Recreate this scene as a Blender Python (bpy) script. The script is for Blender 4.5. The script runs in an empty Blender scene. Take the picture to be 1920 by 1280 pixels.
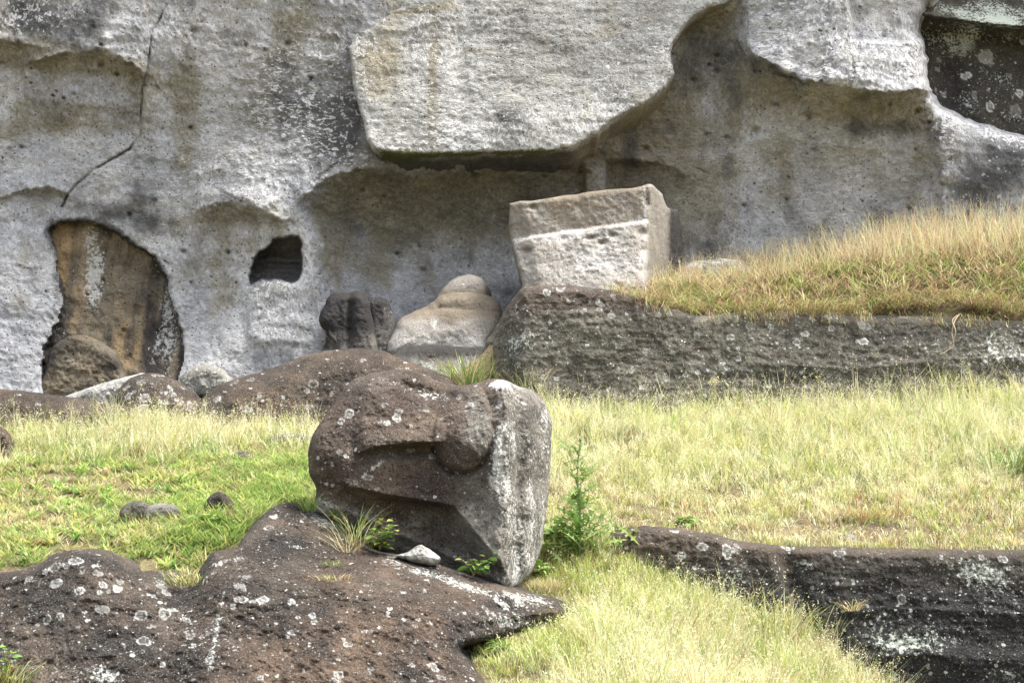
import bpy, math
import numpy as np
R = math.radians
rng = np.random.default_rng(7)

# ------------------------------------------------------------------ camera, sky, sun, exposure
scene = bpy.context.scene
COL = scene.collection
FPX = 2788.0                      # focal length in pixels of a 1920 px wide picture
PITCH = R(10.0)
cam_d = bpy.data.cameras.new("camera")
cam_d.sensor_width = 36.0
cam_d.lens = 36.0 * FPX / 1920.0
cam_d.clip_start = 0.1
cam_d.clip_end = 1000.0
cam = bpy.data.objects.new("camera", cam_d)
COL.objects.link(cam)
cam.location = (0, 0, 0)
cam.rotation_euler = (R(90) + PITCH, 0, 0)
scene.camera = cam

SUN_EL, SUN_AZ = R(66), R(97)    # azimuth clockwise from +Y (into the picture): high sun from the right, a little behind the camera
world = bpy.data.worlds.new("World")
scene.world = world
world.use_nodes = True
wn = world.node_tree
wn.nodes.clear()
sky = wn.nodes.new("ShaderNodeTexSky")
sky.sky_type = 'NISHITA'
sky.sun_disc = False
sky.sun_elevation = SUN_EL
sky.sun_rotation = SUN_AZ
sky.air_density = 1.0
sky.dust_density = 4.0
sky.ozone_density = 1.0
bg = wn.nodes.new("ShaderNodeBackground")
bg.inputs["Strength"].default_value = 0.15
wo = wn.nodes.new("ShaderNodeOutputWorld")
hs = wn.nodes.new("ShaderNodeHueSaturation")     # thin high cloud: a paler sky
hs.inputs["Saturation"].default_value = 0.4
wn.links.new(sky.outputs[0], hs.inputs["Color"])
wn.links.new(hs.outputs[0], bg.inputs[0])
wn.links.new(bg.outputs[0], wo.inputs[0])

sun_d = bpy.data.lights.new("sun", 'SUN')
sun_d.energy = 2.4
sun_d.angle = R(14)
sun_d.color = (1.0, 0.95, 0.88)
sun = bpy.data.objects.new("sun", sun_d)
COL.objects.link(sun)
sd = np.array([math.sin(SUN_AZ) * math.cos(SUN_EL), math.cos(SUN_AZ) * math.cos(SUN_EL), math.sin(SUN_EL)])
from mathutils import Vector
sun.rotation_euler = Vector(sd).to_track_quat('Z', 'Y').to_euler()
sun.location = (8, -6, 20)

scene.view_settings.view_transform = 'Standard'
scene.view_settings.look = 'None'
scene.view_settings.gamma = 1.0
scene.view_settings.exposure = 1.8
scene.view_settings.use_curve_mapping = False
scene.render.engine = 'CYCLES'
scene.cycles.max_bounces = 6
scene.cycles.use_denoising = True
scene.cycles.denoiser = 'OPENIMAGEDENOISE'
scene.cycles.denoising_input_passes = 'RGB_ALBEDO_NORMAL'
scene.cycles.denoising_prefilter = 'ACCURATE'

# ------------------------------------------------------------------ numeric helpers
_perm = np.random.default_rng(3).permutation(256).astype(np.int32)
_perm = np.concatenate([_perm, _perm, _perm])
_grad = np.random.default_rng(4).normal(size=(256, 3)).astype(np.float32)
_grad /= np.linalg.norm(_grad, axis=1, keepdims=True)

def perlin(P):
    P = np.asarray(P, np.float32)
    i = np.floor(P).astype(np.int32)
    f = P - i
    i &= 255
    w = f * f * f * (f * (f * 6 - 15) + 10)
    out = 0
    for dx in (0, 1):
        wx = w[:, 0] if dx else 1 - w[:, 0]
        for dy in (0, 1):
            wy = w[:, 1] if dy else 1 - w[:, 1]
            for dz in (0, 1):
                wz = w[:, 2] if dz else 1 - w[:, 2]
                h = _perm[_perm[_perm[(i[:, 0] + dx) & 255] + ((i[:, 1] + dy) & 255)] + ((i[:, 2] + dz) & 255)]
                g = _grad[h]
                out = out + wx * wy * wz * (g[:, 0] * (f[:, 0] - dx) + g[:, 1] * (f[:, 1] - dy) + g[:, 2] * (f[:, 2] - dz))
    return out * 1.6

def fbm(P, scale, octaves=4, seed=0.0, gain=0.5, ridged=False):
    P = np.asarray(P, np.float32) * np.float32(1)
    s = np.asarray(scale, np.float32)
    out, a, tot = 0, 1.0, 0.0
    for k in range(octaves):
        n = perlin(P * (s * 2.03 ** k) + np.float32(seed + 17.3 * k))
        if ridged:
            n = 1 - 2 * np.abs(n)
        out = out + a * n
        tot += a
        a *= gain
    return out / tot

def sstep(a, b, x):
    t = np.clip((x - a) / (b - a), 0, 1)
    return t * t * (3 - 2 * t)

cP, sP = math.cos(PITCH), math.sin(PITCH)

def ray(u, v):
    """direction with unit forward (y) component for a picture position"""
    xc = (np.asarray(u, float) - 960) / FPX
    yc = (640 - np.asarray(v, float)) / FPX
    y = cP - yc * sP
    z = sP + yc * cP
    return xc / y, z / y

def at(u, v, Y):
    dx, dz = ray(u, v)
    Y = np.asarray(Y, float)
    return np.stack([dx * Y, Y + 0 * dx, dz * Y], -1)

def proj(P):
    P = np.asarray(P, float)
    d = P[..., 1] * cP + P[..., 2] * sP
    yc = -P[..., 1] * sP + P[..., 2] * cP
    return 960 + FPX * P[..., 0] / d, 640 - FPX * yc / d

class TPS:
    kern = 'tps'
    def __init__(self, pts, reg=1e-3, kern='tps'):
        self.kern = kern
        p = np.array(pts, float)
        self.x = p[:, :2]
        self.s = max(np.ptp(self.x[:, 0]), np.ptp(self.x[:, 1]))
        self.c = self.x / self.s
        n = len(p)
        K = self.k(self.c, self.c) + reg * np.eye(n)
        A = np.zeros((n + 3, n + 3))
        A[:n, :n] = K
        A[:n, n] = 1
        A[:n, n + 1:] = self.c
        A[n:, :n] = A[:n, n:].T
        b = np.zeros(n + 3)
        b[:n] = p[:, 2]
        self.w = np.linalg.lstsq(A, b, rcond=None)[0]
    def k(self, a, b):
        r2 = ((a[:, None, :] - b[None, :, :]) ** 2).sum(-1) + 1e-12
        return -np.sqrt(r2 + 1e-4) if self.kern == 'lin' else 0.5 * r2 * np.log(r2)
    def __call__(self, u, v):
        u, v = np.broadcast_arrays(np.asarray(u, float), np.asarray(v, float))
        sh = u.shape
        q = np.stack([u.ravel(), v.ravel()], -1) / self.s
        out = np.empty(len(q))
        n = len(self.c)
        for i in range(0, len(q), 40000):
            c = q[i:i + 40000]
            out[i:i + 40000] = self.k(c, self.c) @ self.w[:n] + self.w[n] + c @ self.w[n + 1:]
        return out.reshape(sh)

def smooth_poly(pts, n=4, jitter=0.0, seed=0):
    """closed Catmull-Rom through the points, optionally roughened"""
    p = np.array(pts, float)
    out = []
    N = len(p)
    for i in range(N):
        p0, p1, p2, p3 = p[i - 1], p[i], p[(i + 1) % N], p[(i + 2) % N]
        for k in range(n):
            t = k / n
            out.append(0.5 * ((2 * p1) + (-p0 + p2) * t + (2 * p0 - 5 * p1 + 4 * p2 - p3) * t * t + (-p0 + 3 * p1 - 3 * p2 + p3) * t ** 3))
    out = np.array(out)
    if jitter:
        q = np.concatenate([out, np.full((len(out), 1), seed * 9.1)], 1)
        out = out + jitter * np.stack([fbm(q, .06, 3, seed), fbm(q, .06, 3, seed + 50)], -1)
    return out

def sdf(poly, u, v, nearest=False):
    """signed distance in pixels, positive inside"""
    a = np.asarray(poly, float)
    b = np.roll(a, -1, axis=0)
    u = np.asarray(u, float).ravel()
    v = np.asarray(v, float).ravel()
    D = np.full(len(u), 1e18)
    inside = np.zeros(len(u), bool)
    near = np.zeros((len(u), 2)) if nearest else None
    for (ax, ay), (bx, by) in zip(a, b):
        ex, ey = bx - ax, by - ay
        L = ex * ex + ey * ey + 1e-12
        t = np.clip(((u - ax) * ex + (v - ay) * ey) / L, 0, 1)
        qx, qy = ax + t * ex, ay + t * ey
        d = (u - qx) ** 2 + (v - qy) ** 2
        m = d < D
        D[m] = d[m]
        if nearest:
            near[m, 0] = qx[m]
            near[m, 1] = qy[m]
        c = (ay > v) != (by > v)
        if ey != 0:
            inside ^= c & (u < ax + (v - ay) * ex / ey)
    s = np.sqrt(D) * np.where(inside, 1, -1)
    return (s, near) if nearest else s

def ledge(u, v, curve, amp, up, down, fade=25):
    """an overhanging lip along a curve: bulges above it, drops away just below it"""
    c = np.array(curve, float)
    s = np.interp(u, c[:, 0], c[:, 1]) - v
    h = np.where(s > 0, np.exp(-np.maximum(s, 0) / up), np.exp(np.minimum(s, 0) / down))
    return amp * h * sstep(c[0, 0] - fade, c[0, 0] + fade, u) * (1 - sstep(c[-1, 0] - fade, c[-1, 0] + fade, u))

def blob(u, v, cu, cv, ru, rv, ang=0.0):
    a = R(ang)
    x, y = u - cu, v - cv
    X, Y = x * math.cos(a) + y * math.sin(a), -x * math.sin(a) + y * math.cos(a)
    return np.exp(-((X / ru) ** 2 + (Y / rv) ** 2))

# ------------------------------------------------------------------ object helpers
def mesh_obj(name, V, faces, mat, attrs=None, parent=None, origin=None, smooth=True):
    """faces: list of (n,k) integer arrays"""
    V = np.asarray(V, np.float32)
    if origin is None:
        origin = np.array([V[:, 0].mean(), V[:, 1].mean(), V[:, 2].min()], np.float32)
    me = bpy.data.meshes.new(name)
    faces = [np.asarray(f, np.int32) for f in faces if len(f)]
    nl = sum(f.size for f in faces)
    nf = sum(len(f) for f in faces)
    me.vertices.add(len(V))
    me.vertices.foreach_set("co", (V - origin).astype(np.float32).ravel())
    me.loops.add(nl)
    me.loops.foreach_set("vertex_index", np.concatenate([f.ravel() for f in faces]))
    me.polygons.add(nf)
    tot = np.concatenate([np.full(len(f), f.shape[1], np.int32) for f in faces])
    me.polygons.foreach_set("loop_start", np.concatenate([[0], np.cumsum(tot)[:-1]]).astype(np.int32))
    me.polygons.foreach_set("loop_total", tot)
    if smooth:
        me.polygons.foreach_set("use_smooth", np.ones(nf, bool))
    for an, arr in (attrs or {}).items():
        at_ = me.attributes.new(an, 'FLOAT_COLOR', 'POINT')
        c = np.ones((len(V), 4), np.float32)
        c[:, :3] = arr
        at_.data.foreach_set("color", c.ravel())
    me.update(calc_edges=True)
    me.validate()
    me.materials.append(mat)
    o = bpy.data.objects.new(name, me)
    COL.objects.link(o)
    if parent is not None:
        o.parent = parent
        o.location = Vector([float(x) for x in origin]) - parent.location
    else:
        o.location = [float(x) for x in origin]
    return o

def tag(o, label=None, cat=None, group=None, kind=None):
    if label: o['label'] = label
    if cat: o['category'] = cat
    if group: o['group'] = group
    if kind: o['kind'] = kind
    return o

def thing(name, label, cat, loc, group=None):
    o = bpy.data.objects.new(name, None)
    COL.objects.link(o)
    o.location = [float(x) for x in loc]
    o.empty_display_size = 0.1
    return tag(o, label, cat, group)

# ------------------------------------------------------------------ materials
class NT:
    def __init__(self, name):
        self.m = bpy.data.materials.new(name)
        self.m.use_nodes = True
        self.t = self.m.node_tree
        self.t.nodes.clear()
        self.out = self.t.nodes.new("ShaderNodeOutputMaterial")
    def n(self, typ, ins=None, **kw):
        nd = self.t.nodes.new(typ)
        for k, v in kw.items():
            setattr(nd, k, v)
        for k, v in (ins or {}).items():
            s = nd.inputs[k]
            if hasattr(v, 'is_output') or isinstance(v, bpy.types.NodeSocket):
                self.t.links.new(v, s)
            else:
                s.default_value = v
        return nd
    def math(self, op, a, b=None, c=None, clamp=False):
        ins = {0: a}
        if b is not None: ins[1] = b
        if c is not None: ins[2] = c
        nd = self.n("ShaderNodeMath", ins, operation=op)
        nd.use_clamp = clamp
        return nd.outputs[0]
    def ss(self, x, lo, hi, a=0.0, b=1.0):
        return self.n("ShaderNodeMapRange", {0: x, 1: lo, 2: hi, 3: a, 4: b}, interpolation_type='SMOOTHSTEP').outputs[0]
    def lin(self, x, lo, hi, a=0.0, b=1.0):
        return self.n("ShaderNodeMapRange", {0: x, 1: lo, 2: hi, 3: a, 4: b}).outputs[0]
    def mix(self, f, a, b, blend='MIX'):
        nd = self.n("ShaderNodeMix", data_type='RGBA', blend_type=blend)
        for idx, v in ((0, f), (6, a), (7, b)):
            s = nd.inputs[idx]
            if isinstance(v, bpy.types.NodeSocket):
                self.t.links.new(v, s)
            else:
                s.default_value = v if idx == 0 else (*v, 1.0)
        return nd.outputs[2]
    def noise(self, vec, scale, detail=4, rough=0.55, dist=0.0):
        return self.n("ShaderNodeTexNoise", {"Vector": vec, "Scale": scale, "Detail": detail, "Roughness": rough, "Distortion": dist}).outputs[0]

def rock_mat(name, c1, c2, c3, white=(.60, .60, .58), brown=(.15, .115, .07), dark=(.022, .022, .024), moss=(.07, .08, .022),
             grain=45., mott=6., pick=0.0, picksize=13., spot=14., bump=.02, contrast=.5, blotch=.9, ringc=(.68, .69, .66), dotp=.8, fleck=0.0):
    N = NT(name)
    tc = N.n("ShaderNodeTexCoord").outputs["Object"]
    a = N.n("ShaderNodeAttribute", attribute_name="ca").outputs["Color"]
    b = N.n("ShaderNodeAttribute", attribute_name="cb").outputs["Color"]
    sa = N.n("ShaderNodeSeparateColor", {0: a})
    sb = N.n("ShaderNodeSeparateColor", {0: b})
    big = N.noise(tc, blotch, 5, .6)
    mo = N.noise(tc, mott, 7, .68, .3)
    gr = N.noise(tc, grain, 4, .7)
    mp = N.n("ShaderNodeMapping", {"Vector": tc, "Rotation": (0, R(28), 0), "Scale": (1.3, 1.0, .9)}).outputs[0]
    pk = N.noise(mp, picksize, 6, .68, .8)
    if pick:
        mp2 = N.n("ShaderNodeMapping", {"Vector": tc, "Rotation": (0, R(-38), 0), "Scale": (.75, 1.0, 1.45)}).outputs[0]
        pk2 = N.noise(mp2, picksize * 1.15, 6, .68, .8)
        sel_ = N.ss(N.noise(tc, .55, 3, .5), .46, .56)
        pk = N.math('ADD', N.math('MULTIPLY', pk, sel_), N.math('MULTIPLY', pk2, N.math('SUBTRACT', 1.0, sel_)))
    col = N.mix(N.ss(big, .38, .64), c1, c2)
    col = N.mix(N.ss(mo, .48, .72), col, c3)
    # stains, and shade painted through the brown and dark masks
    m2 = N.noise(tc, mott * .45, 8, .7, .2)
    jit = N.math('MULTIPLY', N.math('SUBTRACT', m2, .5), 1.3)
    def fac(ch, lo, hi, extra=None):
        x = N.math('ADD', ch, N.math('MULTIPLY', jit, N.ss(ch, 0., .35)))
        if extra is not None:
            x = N.math('ADD', x, N.math('MULTIPLY', extra, N.ss(ch, 0., .3)))
        return N.ss(x, lo, hi)
    col = N.mix(N.math('MULTIPLY', fac(sa.outputs[1], .1, .8), .9), col, brown)
    col = N.mix(N.math('MULTIPLY', fac(sa.outputs[2], .1, .75), .95), col, dark)
    # grain and pick marks
    pkc = N.ss(pk, .36, .66, -1., 1.)
    grc = N.lin(gr, .25, .75, -1., 1.)
    val = N.math('ADD', N.math('MULTIPLY', grc, contrast), N.math('MULTIPLY', pkc, pick))
    val = N.math('ADD', N.math('MULTIPLY', N.lin(mo, .3, .7, -1., 1.), contrast * .45), val)
    val = N.math('ADD', N.math('MULTIPLY', N.lin(N.noise(tc, blotch * 2.3, 6, .62), .3, .7, -1., 1.), contrast * .7), val)
    gain = N.math('POWER', 2.0, N.math('MULTIPLY', val, 1.1))
    col = N.mix(1.0, col, N.n("ShaderNodeCombineColor", {0: gain, 1: gain, 2: gain}).outputs[0], 'MULTIPLY')
    if fleck:
        fl = N.noise(tc, grain * 1.5, 3, .6)
        col = N.mix(N.math('MULTIPLY', N.ss(fl, .56, .68), fleck), col, (.24, .235, .21))
    # pores
    pv = N.n("ShaderNodeTexVoronoi", {"Vector": tc, "Scale": grain * .55})
    pc = N.n("ShaderNodeSeparateColor", {0: pv.outputs["Color"]})
    pore = N.math('MULTIPLY', N.ss(pv.outputs["Distance"], .30, .12), N.math('GREATER_THAN', pc.outputs[0], .72))
    col = N.mix(N.math('MULTIPLY', pore, .75), col, dark)
    # white crustose lichen and painted highlights, broken up by the fine noise
    fine = N.math('MULTIPLY', N.math('SUBTRACT', N.noise(tc, grain * .6, 5, .75), .5), 2.6)
    pke = N.math('MULTIPLY', N.ss(pk, .46, .62, -1., 1.), .55 if pick else 0.0)
    col = N.mix(N.math('MULTIPLY', fac(sa.outputs[0], .42, .8, N.math('ADD', fine, pke)), .92), col, white)
    col = N.mix(N.math('MULTIPLY', fac(sb.outputs[0], .3, .7, fine), .9), col, moss)
    # small round lichen spots
    wob = N.n("ShaderNodeVectorMath", {0: tc, 1: N.n("ShaderNodeTexNoise", {"Vector": tc, "Scale": spot * 1.4, "Detail": 2.0}).outputs[1]}, operation='MULTIPLY_ADD')
    wob.inputs[1].default_value = (1, 1, 1)
    nz = N.n("ShaderNodeTexNoise", {"Vector": tc, "Scale": spot * 1.6, "Detail": 3.0})
    off = N.n("ShaderNodeVectorMath", {0: nz.outputs[1]}, operation='SCALE')
    off.inputs["Scale"].default_value = .55 / spot
    wv = N.n("ShaderNodeVectorMath", {0: tc, 1: off.outputs[0]}, operation='ADD').outputs[0]
    N.t.nodes.remove(wob)
    for sc_, lo in ((spot, .42), (spot * 2.3, .46)):
        vo = N.n("ShaderNodeTexVoronoi", {"Vector": wv, "Scale": sc_})
        vc = N.n("ShaderNodeSeparateColor", {0: vo.outputs["Color"]})
        rad = N.math('MULTIPLY', N.math('ADD', N.math('POWER', vc.outputs[1], 2.5), .18), lo * .8)
        dot = N.ss(N.math('SUBTRACT', rad, vo.outputs["Distance"]), 0., .09)
        sel = N.math('LESS_THAN', vc.outputs[0], N.math('MULTIPLY', sb.outputs[2], dotp))
        col = N.mix(N.math('MULTIPLY', N.math('MULTIPLY', dot, sel), N.lin(vc.outputs[2], 0, 1, .12, .85)), col, white)
    # ring lichens (coverage painted per vertex, granulated here)
    rg = N.math('ADD', sb.outputs[1], N.math('MULTIPLY', fine, N.math('MULTIPLY', sb.outputs[1], .30)))
    col = N.mix(N.math('MULTIPLY', N.math('MINIMUM', N.math('MAXIMUM', rg, 0.), 1.), .95), col, ringc)
    hgt = N.math('ADD', N.math('MULTIPLY', gr, .6), N.math('MULTIPLY', pk, .9 if pick else .25))
    hgt = N.math('ADD', hgt, N.math('MULTIPLY', mo, .8))
    hgt = N.math('SUBTRACT', hgt, N.math('MULTIPLY', pore, .5))
    bp = N.n("ShaderNodeBump", {"Height": hgt, "Distance": bump, "Strength": 1.0})
    bs = N.n("ShaderNodeBsdfPrincipled", {"Base Color": col, "Roughness": .93, "Specular IOR Level": .25, "Normal": bp.outputs[0]})
    N.t.links.new(bs.outputs[0], N.out.inputs[0])
    return N.m

def leaf_mat(name, trans=.35, rough=.6):
    """blade colour comes from the blade's own attribute, light passes through"""
    N = NT(name)
    a = N.n("ShaderNodeAttribute", attribute_name="tint").outputs["Color"]
    d = N.n("ShaderNodeBsdfPrincipled", {"Base Color": a, "Roughness": rough, "Specular IOR Level": .2})
    t = N.n("ShaderNodeBsdfTranslucent", {"Color": a})
    mx = N.n("ShaderNodeMixShader", {0: trans, 1: d.outputs[0], 2: t.outputs[0]})
    N.t.links.new(mx.outputs[0], N.out.inputs[0])
    return N.m

def soil_mat(name):
    N = NT(name)
    tc = N.n("ShaderNodeTexCoord").outputs["Object"]
    n1 = N.noise(tc, 1.3, 6, .65)
    n2 = N.noise(tc, 22., 5, .7)
    c = N.mix(N.ss(n1, .4, .6), (.11, .085, .055), (.17, .14, .075))
    c = N.mix(N.ss(n2, .45, .7), c, (.24, .21, .11))
    c = N.mix(N.ss(n2, .45, .3), c, (.05, .04, .028))
    bp = N.n("ShaderNodeBump", {"Height": n2, "Distance": .05})
    bs = N.n("ShaderNodeBsdfPrincipled", {"Base Color": c, "Roughness": .95, "Specular IOR Level": .15, "Normal": bp.outputs[0]})
    N.t.links.new(bs.outputs[0], N.out.inputs[0])
    return N.m

M_CLIFF = rock_mat("cliff_tuff", (.295, .300, .312), (.385, .384, .38), (.225, .224, .225), brown=(.190, .174, .130), dark=(.075, .075, .077),
                   white=(.50, .50, .50), pick=.32, picksize=9.5, bump=.042, contrast=.34, grain=24, mott=3.6, spot=7., blotch=.5)
M_SLAB = rock_mat("slab_tuff", (.30, .297, .278), (.38, .377, .357), (.20, .194, .184), brown=(.215, .188, .132), dark=(.075, .073, .07),
                  white=(.53, .53, .525), pick=.24, picksize=13., bump=.045, contrast=.52, grain=26, mott=3.4, spot=9., blotch=.7)
M_CARVED = rock_mat("carved_tuff", (0.2431, 0.2244, 0.1958), (0.2992, 0.2805, 0.2530), (0.1870, 0.1683, 0.1452), brown=(0.1595, 0.1309, 0.0935), dark=(0.0374, 0.0341, 0.0330),
                    white=(.42, .41, .39), bump=.03, contrast=.42, grain=40, mott=5)
M_OCHRE = rock_mat("ochre_tuff", (.165, .135, .092), (.135, .12, .092), (.085, .072, .054), brown=(.235, .165, .085), dark=(.03, .027, .025),
                   white=(.42, .42, .39), bump=.05, contrast=.65, grain=26, mott=3.5, spot=9., blotch=1.2)
M_BROWN = rock_mat("brown_lichened_rock", (.036, .027, .021), (.066, .054, .041), (.017, .0145, .013), brown=(.085, .058, .040), dark=(.016, .014, .013),
                   white=(.46, .48, .45), bump=.05, contrast=.85, grain=40, mott=5, spot=13., dotp=.8, fleck=.6, blotch=1.3)
M_OLIVE = rock_mat("olive_lichened_rock", (.092, .085, .068), (.135, .127, .098), (.055, .050, .043), brown=(.066, .050, .040), dark=(.030, .029, .027),
                   white=(.52, .54, .50), bump=.055, contrast=.85, grain=28, mott=6, spot=10., dotp=.8, fleck=.5)
M_BLACK = rock_mat("black_lichened_rock", (.034, .030, .026), (.052, .046, .037), (.020, .019, .018), brown=(.072, .056, .042), dark=(.015, .0145, .0145),
                   white=(.42, .46, .40), bump=.05, contrast=.8, grain=36, mott=6, spot=13., dotp=.8, fleck=.35)
M_GREY = rock_mat("grey_side_rock", (.17, .16, .14), (.23, .22, .195), (.11, .10, .09), brown=(.10, .08, .06), dark=(.03, .028, .026),
                  white=(.46, .48, .45), bump=.035, contrast=.5, grain=42, mott=6)
M_SOIL = soil_mat("slope_soil")
M_BLADE = leaf_mat("grass_blades", .38)
M_LEAF = leaf_mat("weed_leaves", .25, .5)

# ------------------------------------------------------------------ relief builder for rocks
def stamp_rings(P, stamps, seed=0):
    """ring lichens: (3d centre, radius in metres) -> coverage per vertex"""
    out = np.zeros(len(P))
    r_ = np.random.default_rng(seed)
    nz = fbm(P, 14., 3, seed + 3.3)
    nf = fbm(P, 45., 2, seed + 8.1)
    for c, rad in stamps:
        d = P - c
        d2 = (d ** 2).sum(1)
        idx = np.where(d2 < (rad * 1.7) ** 2)[0]
        if not len(idx):
            continue
        st = r_.uniform(0, 1)
        e = r_.uniform(.75, 1.25)
        x = np.sqrt((d[idx, 0] * e) ** 2 + d[idx, 1] ** 2 + (d[idx, 2] / e) ** 2) / rad * (1 + .33 * nz[idx] + .2 * nf[idx])
        rim = sstep(1.06, .96, x) * sstep(.70, .86, x)
        core = sstep(1.0, .9, x)
        if st < .55:      # open ring
            val = np.maximum(rim * (.75 + .4 * nf[idx]), core * (.10 + .3 * sstep(.0, .35, nf[idx]) + .35 * sstep(.35, .2, x) * (e > 1)))
        elif st < .85:    # filled, paler centre
            val = np.maximum(rim * .85, core * (.42 + .5 * nf[idx]))
        else:             # faded ring
            val = np.maximum(rim * .45, core * .25)
        out[idx] = np.maximum(out[idx], np.clip(val, 0, 1) * (.30 + .70 * r_.uniform() ** .7))
    return out

def relief(name, poly, depth, mat, step=2.2, R_edge=20, T_edge=.25, masks=None, rough=.03, rough_scale=3., back=1.0, rings=(), nrand=0,
           rand_r=(4, 9), shrink=.9, parent=None, smooth_n=4, jitter=3., seed=1, nback=4, strata=0.0, randmask=None, backmask=None, flat=None):
    """A rock whose outline is the polygon (picture pixels) and whose front surface lies at depth(u,v); closed at the back."""
    pl = smooth_poly(poly, smooth_n, jitter, seed) if smooth_n else np.array(poly, float)
    u0, v0 = pl.min(0) - 2 * step
    u1, v1 = pl.max(0) + 2 * step
    def axis(a, b, lo, hi):              # finer where the picture can see it
        out = [a]
        while out[-1] < b + step:
            x = out[-1]
            d = max(lo - x, x - hi, 0.)
            out.append(x + step * (1 + min(d / 25., 3.5)))
        return np.array(out)
    us, vs = axis(u0, u1, -25, 1945), axis(v0, v1, -25, 1300)
    U, Vv = np.meshgrid(us, vs)
    nu, nv = len(us), len(vs)
    u, v = U.ravel(), Vv.ravel()
    s = sdf(pl, u, v)
    ins = s > 0
    ii = np.arange(nu * nv).reshape(nv, nu)
    q = np.stack([ii[:-1, :-1], ii[1:, :-1], ii[1:, 1:], ii[:-1, 1:]], -1).reshape(-1, 4)
    keep = ins[q].sum(1) >= 2
    q = q[keep]
    used = np.unique(q)
    remap = -np.ones(nu * nv, int)
    remap[used] = np.arange(len(used))
    q = remap[q]
    u, v, s = u[used], v[used], s[used]
    outm = s < 0
    # boundary loop
    e = np.concatenate([q[:, [0, 1]], q[:, [1, 2]], q[:, [2, 3]], q[:, [3, 0]]])
    key = np.minimum(e[:, 0], e[:, 1]) * len(u) + np.maximum(e[:, 0], e[:, 1])
    _, inv, cnt = np.unique(key, return_inverse=True, return_counts=True)
    be = e[cnt[inv] == 1]
    bv = np.unique(be)
    snap = np.zeros(len(u), bool)
    snap[bv] = True
    snap |= outm
    si = np.where(snap)[0]
    _, near = sdf(pl, u[si], v[si], True)
    u[si], v[si] = near[:, 0], near[:, 1]
    s[si] = 0
    s = np.maximum(s, 0)
    t = np.clip(s / R_edge, 0, 1)
    bul = np.sqrt(np.clip(1 - (1 - t) ** 2, 0, 1))
    Y = depth(u, v, s) + T_edge * (1 - bul)
    P = at(u, v, Y)
    n = fbm(P, rough_scale, 5, seed * 3.7, .6)
    dn = rough * 1.25 * n + rough * .5 * fbm(P, rough_scale * 5, 4, seed * 1.9, .65)
    dn = dn - rough * .14 * sstep(.35, .9, fbm(P, rough_scale * 2.2, 3, seed * 2.9, .5, True))
    if strata:
        dn = dn + strata * fbm(P * np.array([.35, .35, 2.2]), 2.2, 4, seed * 5.1, .6, True)
    Y = Y - dn * (.25 + .75 * t)
    P = at(u, v, Y)
    ca = np.zeros((len(u), 3))
    cb = np.zeros((len(u), 3))
    if masks:
        mk = masks(u, v, P)
        for k, arr in mk.items():
            tgt, ch = {'white': (ca, 0), 'brown': (ca, 1), 'dark': (ca, 2), 'moss': (cb, 0), 'spot': (cb, 2)}[k]
            tgt[:, ch] = np.clip(arr, 0, 1)
    # ring lichens: placed ones, then random ones
    st = []
    if len(rings) or nrand:
        r_ = np.random.default_rng(seed + 11)
        for (ru, rv, rr) in rings:
            k = np.argmin((u - ru) ** 2 + (v - rv) ** 2)
            st.append((P[k], rr * P[k, 1] / FPX))
        tries = 0
        while nrand and tries < nrand:
            k = r_.integers(len(u))
            tries += 1
            if randmask is not None and r_.uniform() > randmask(u[k], v[k]):
                continue
            st.append((P[k], r_.uniform(*rand_r) * (.6 + .8 * r_.uniform() ** 3) * P[k, 1] / FPX))
        cb[:, 1] = stamp_rings(P, st, seed)
    # order the boundary vertices and close the back
    faces = [q]
    Vall, cA, cB = [P], [ca], [cb]
    if back:
        base = len(u)
        loc = -np.ones(len(u), int)
        loc[bv] = np.arange(len(bv))
        Bp = P[bv]
        cen = Bp.mean(0)
        prev = bv.copy()
        cnt_v = base
        for k in range(1, nback + 1):
            f = k / nback
            sc_ = 1 - (1 - shrink) * f ** 1.5
            ring = Bp.copy()
            ring[:, 0] = cen[0] + (Bp[:, 0] - cen[0]) * sc_
            ring[:, 2] = cen[2] + (Bp[:, 2] - cen[2]) * sc_
            ring[:, 1] = Bp[:, 1] + back * f
            ring += (rough * .8 * fbm(ring, rough_scale, 3, seed + k))[:, None] * np.array([.5, 0, 1])
            cur = np.arange(cnt_v, cnt_v + len(bv))
            a0, a1 = be[:, 0], be[:, 1]
            faces.append(np.stack([prev[loc[a1]], prev[loc[a0]], cur[loc[a0]], cur[loc[a1]]], -1))
            Vall.append(ring)
            A, B = ca[bv].copy(), cb[bv].copy()
            if backmask:
                mk = backmask(u[bv], v[bv], ring, f)
                for kk, arr in mk.items():
                    tgt, ch = {'white': (A, 0), 'brown': (A, 1), 'dark': (A, 2), 'moss': (B, 0), 'spot': (B, 2)}[kk]
                    tgt[:, ch] = np.clip(arr, 0, 1)
            cA.append(A)
            cB.append(B)
            prev = cur
            cnt_v += len(bv)
        Vall.append(np.array([[cen[0], Bp[:, 1].max() + back * 1.1, cen[2]]]))
        cA.append(np.zeros((1, 3)))
        cB.append(np.zeros((1, 3)))
        faces.append(np.stack([prev[loc[be[:, 1]]], prev[loc[be[:, 0]]], np.full(len(be), cnt_v)], -1))
    return mesh_obj(name, np.concatenate(Vall), faces, mat, {'ca': np.concatenate(cA), 'cb': np.concatenate(cB)}, parent)

# ------------------------------------------------------------------ ground: three tiers of the slope
def T3(pts, extra=()):
    out = []
    for (u_, v_, Y_) in pts:
        p = at(u_, v_, Y_)
        out.append((p[0], p[1], p[2]))
    return TPS(out + list(extra), 1e-3)

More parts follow.
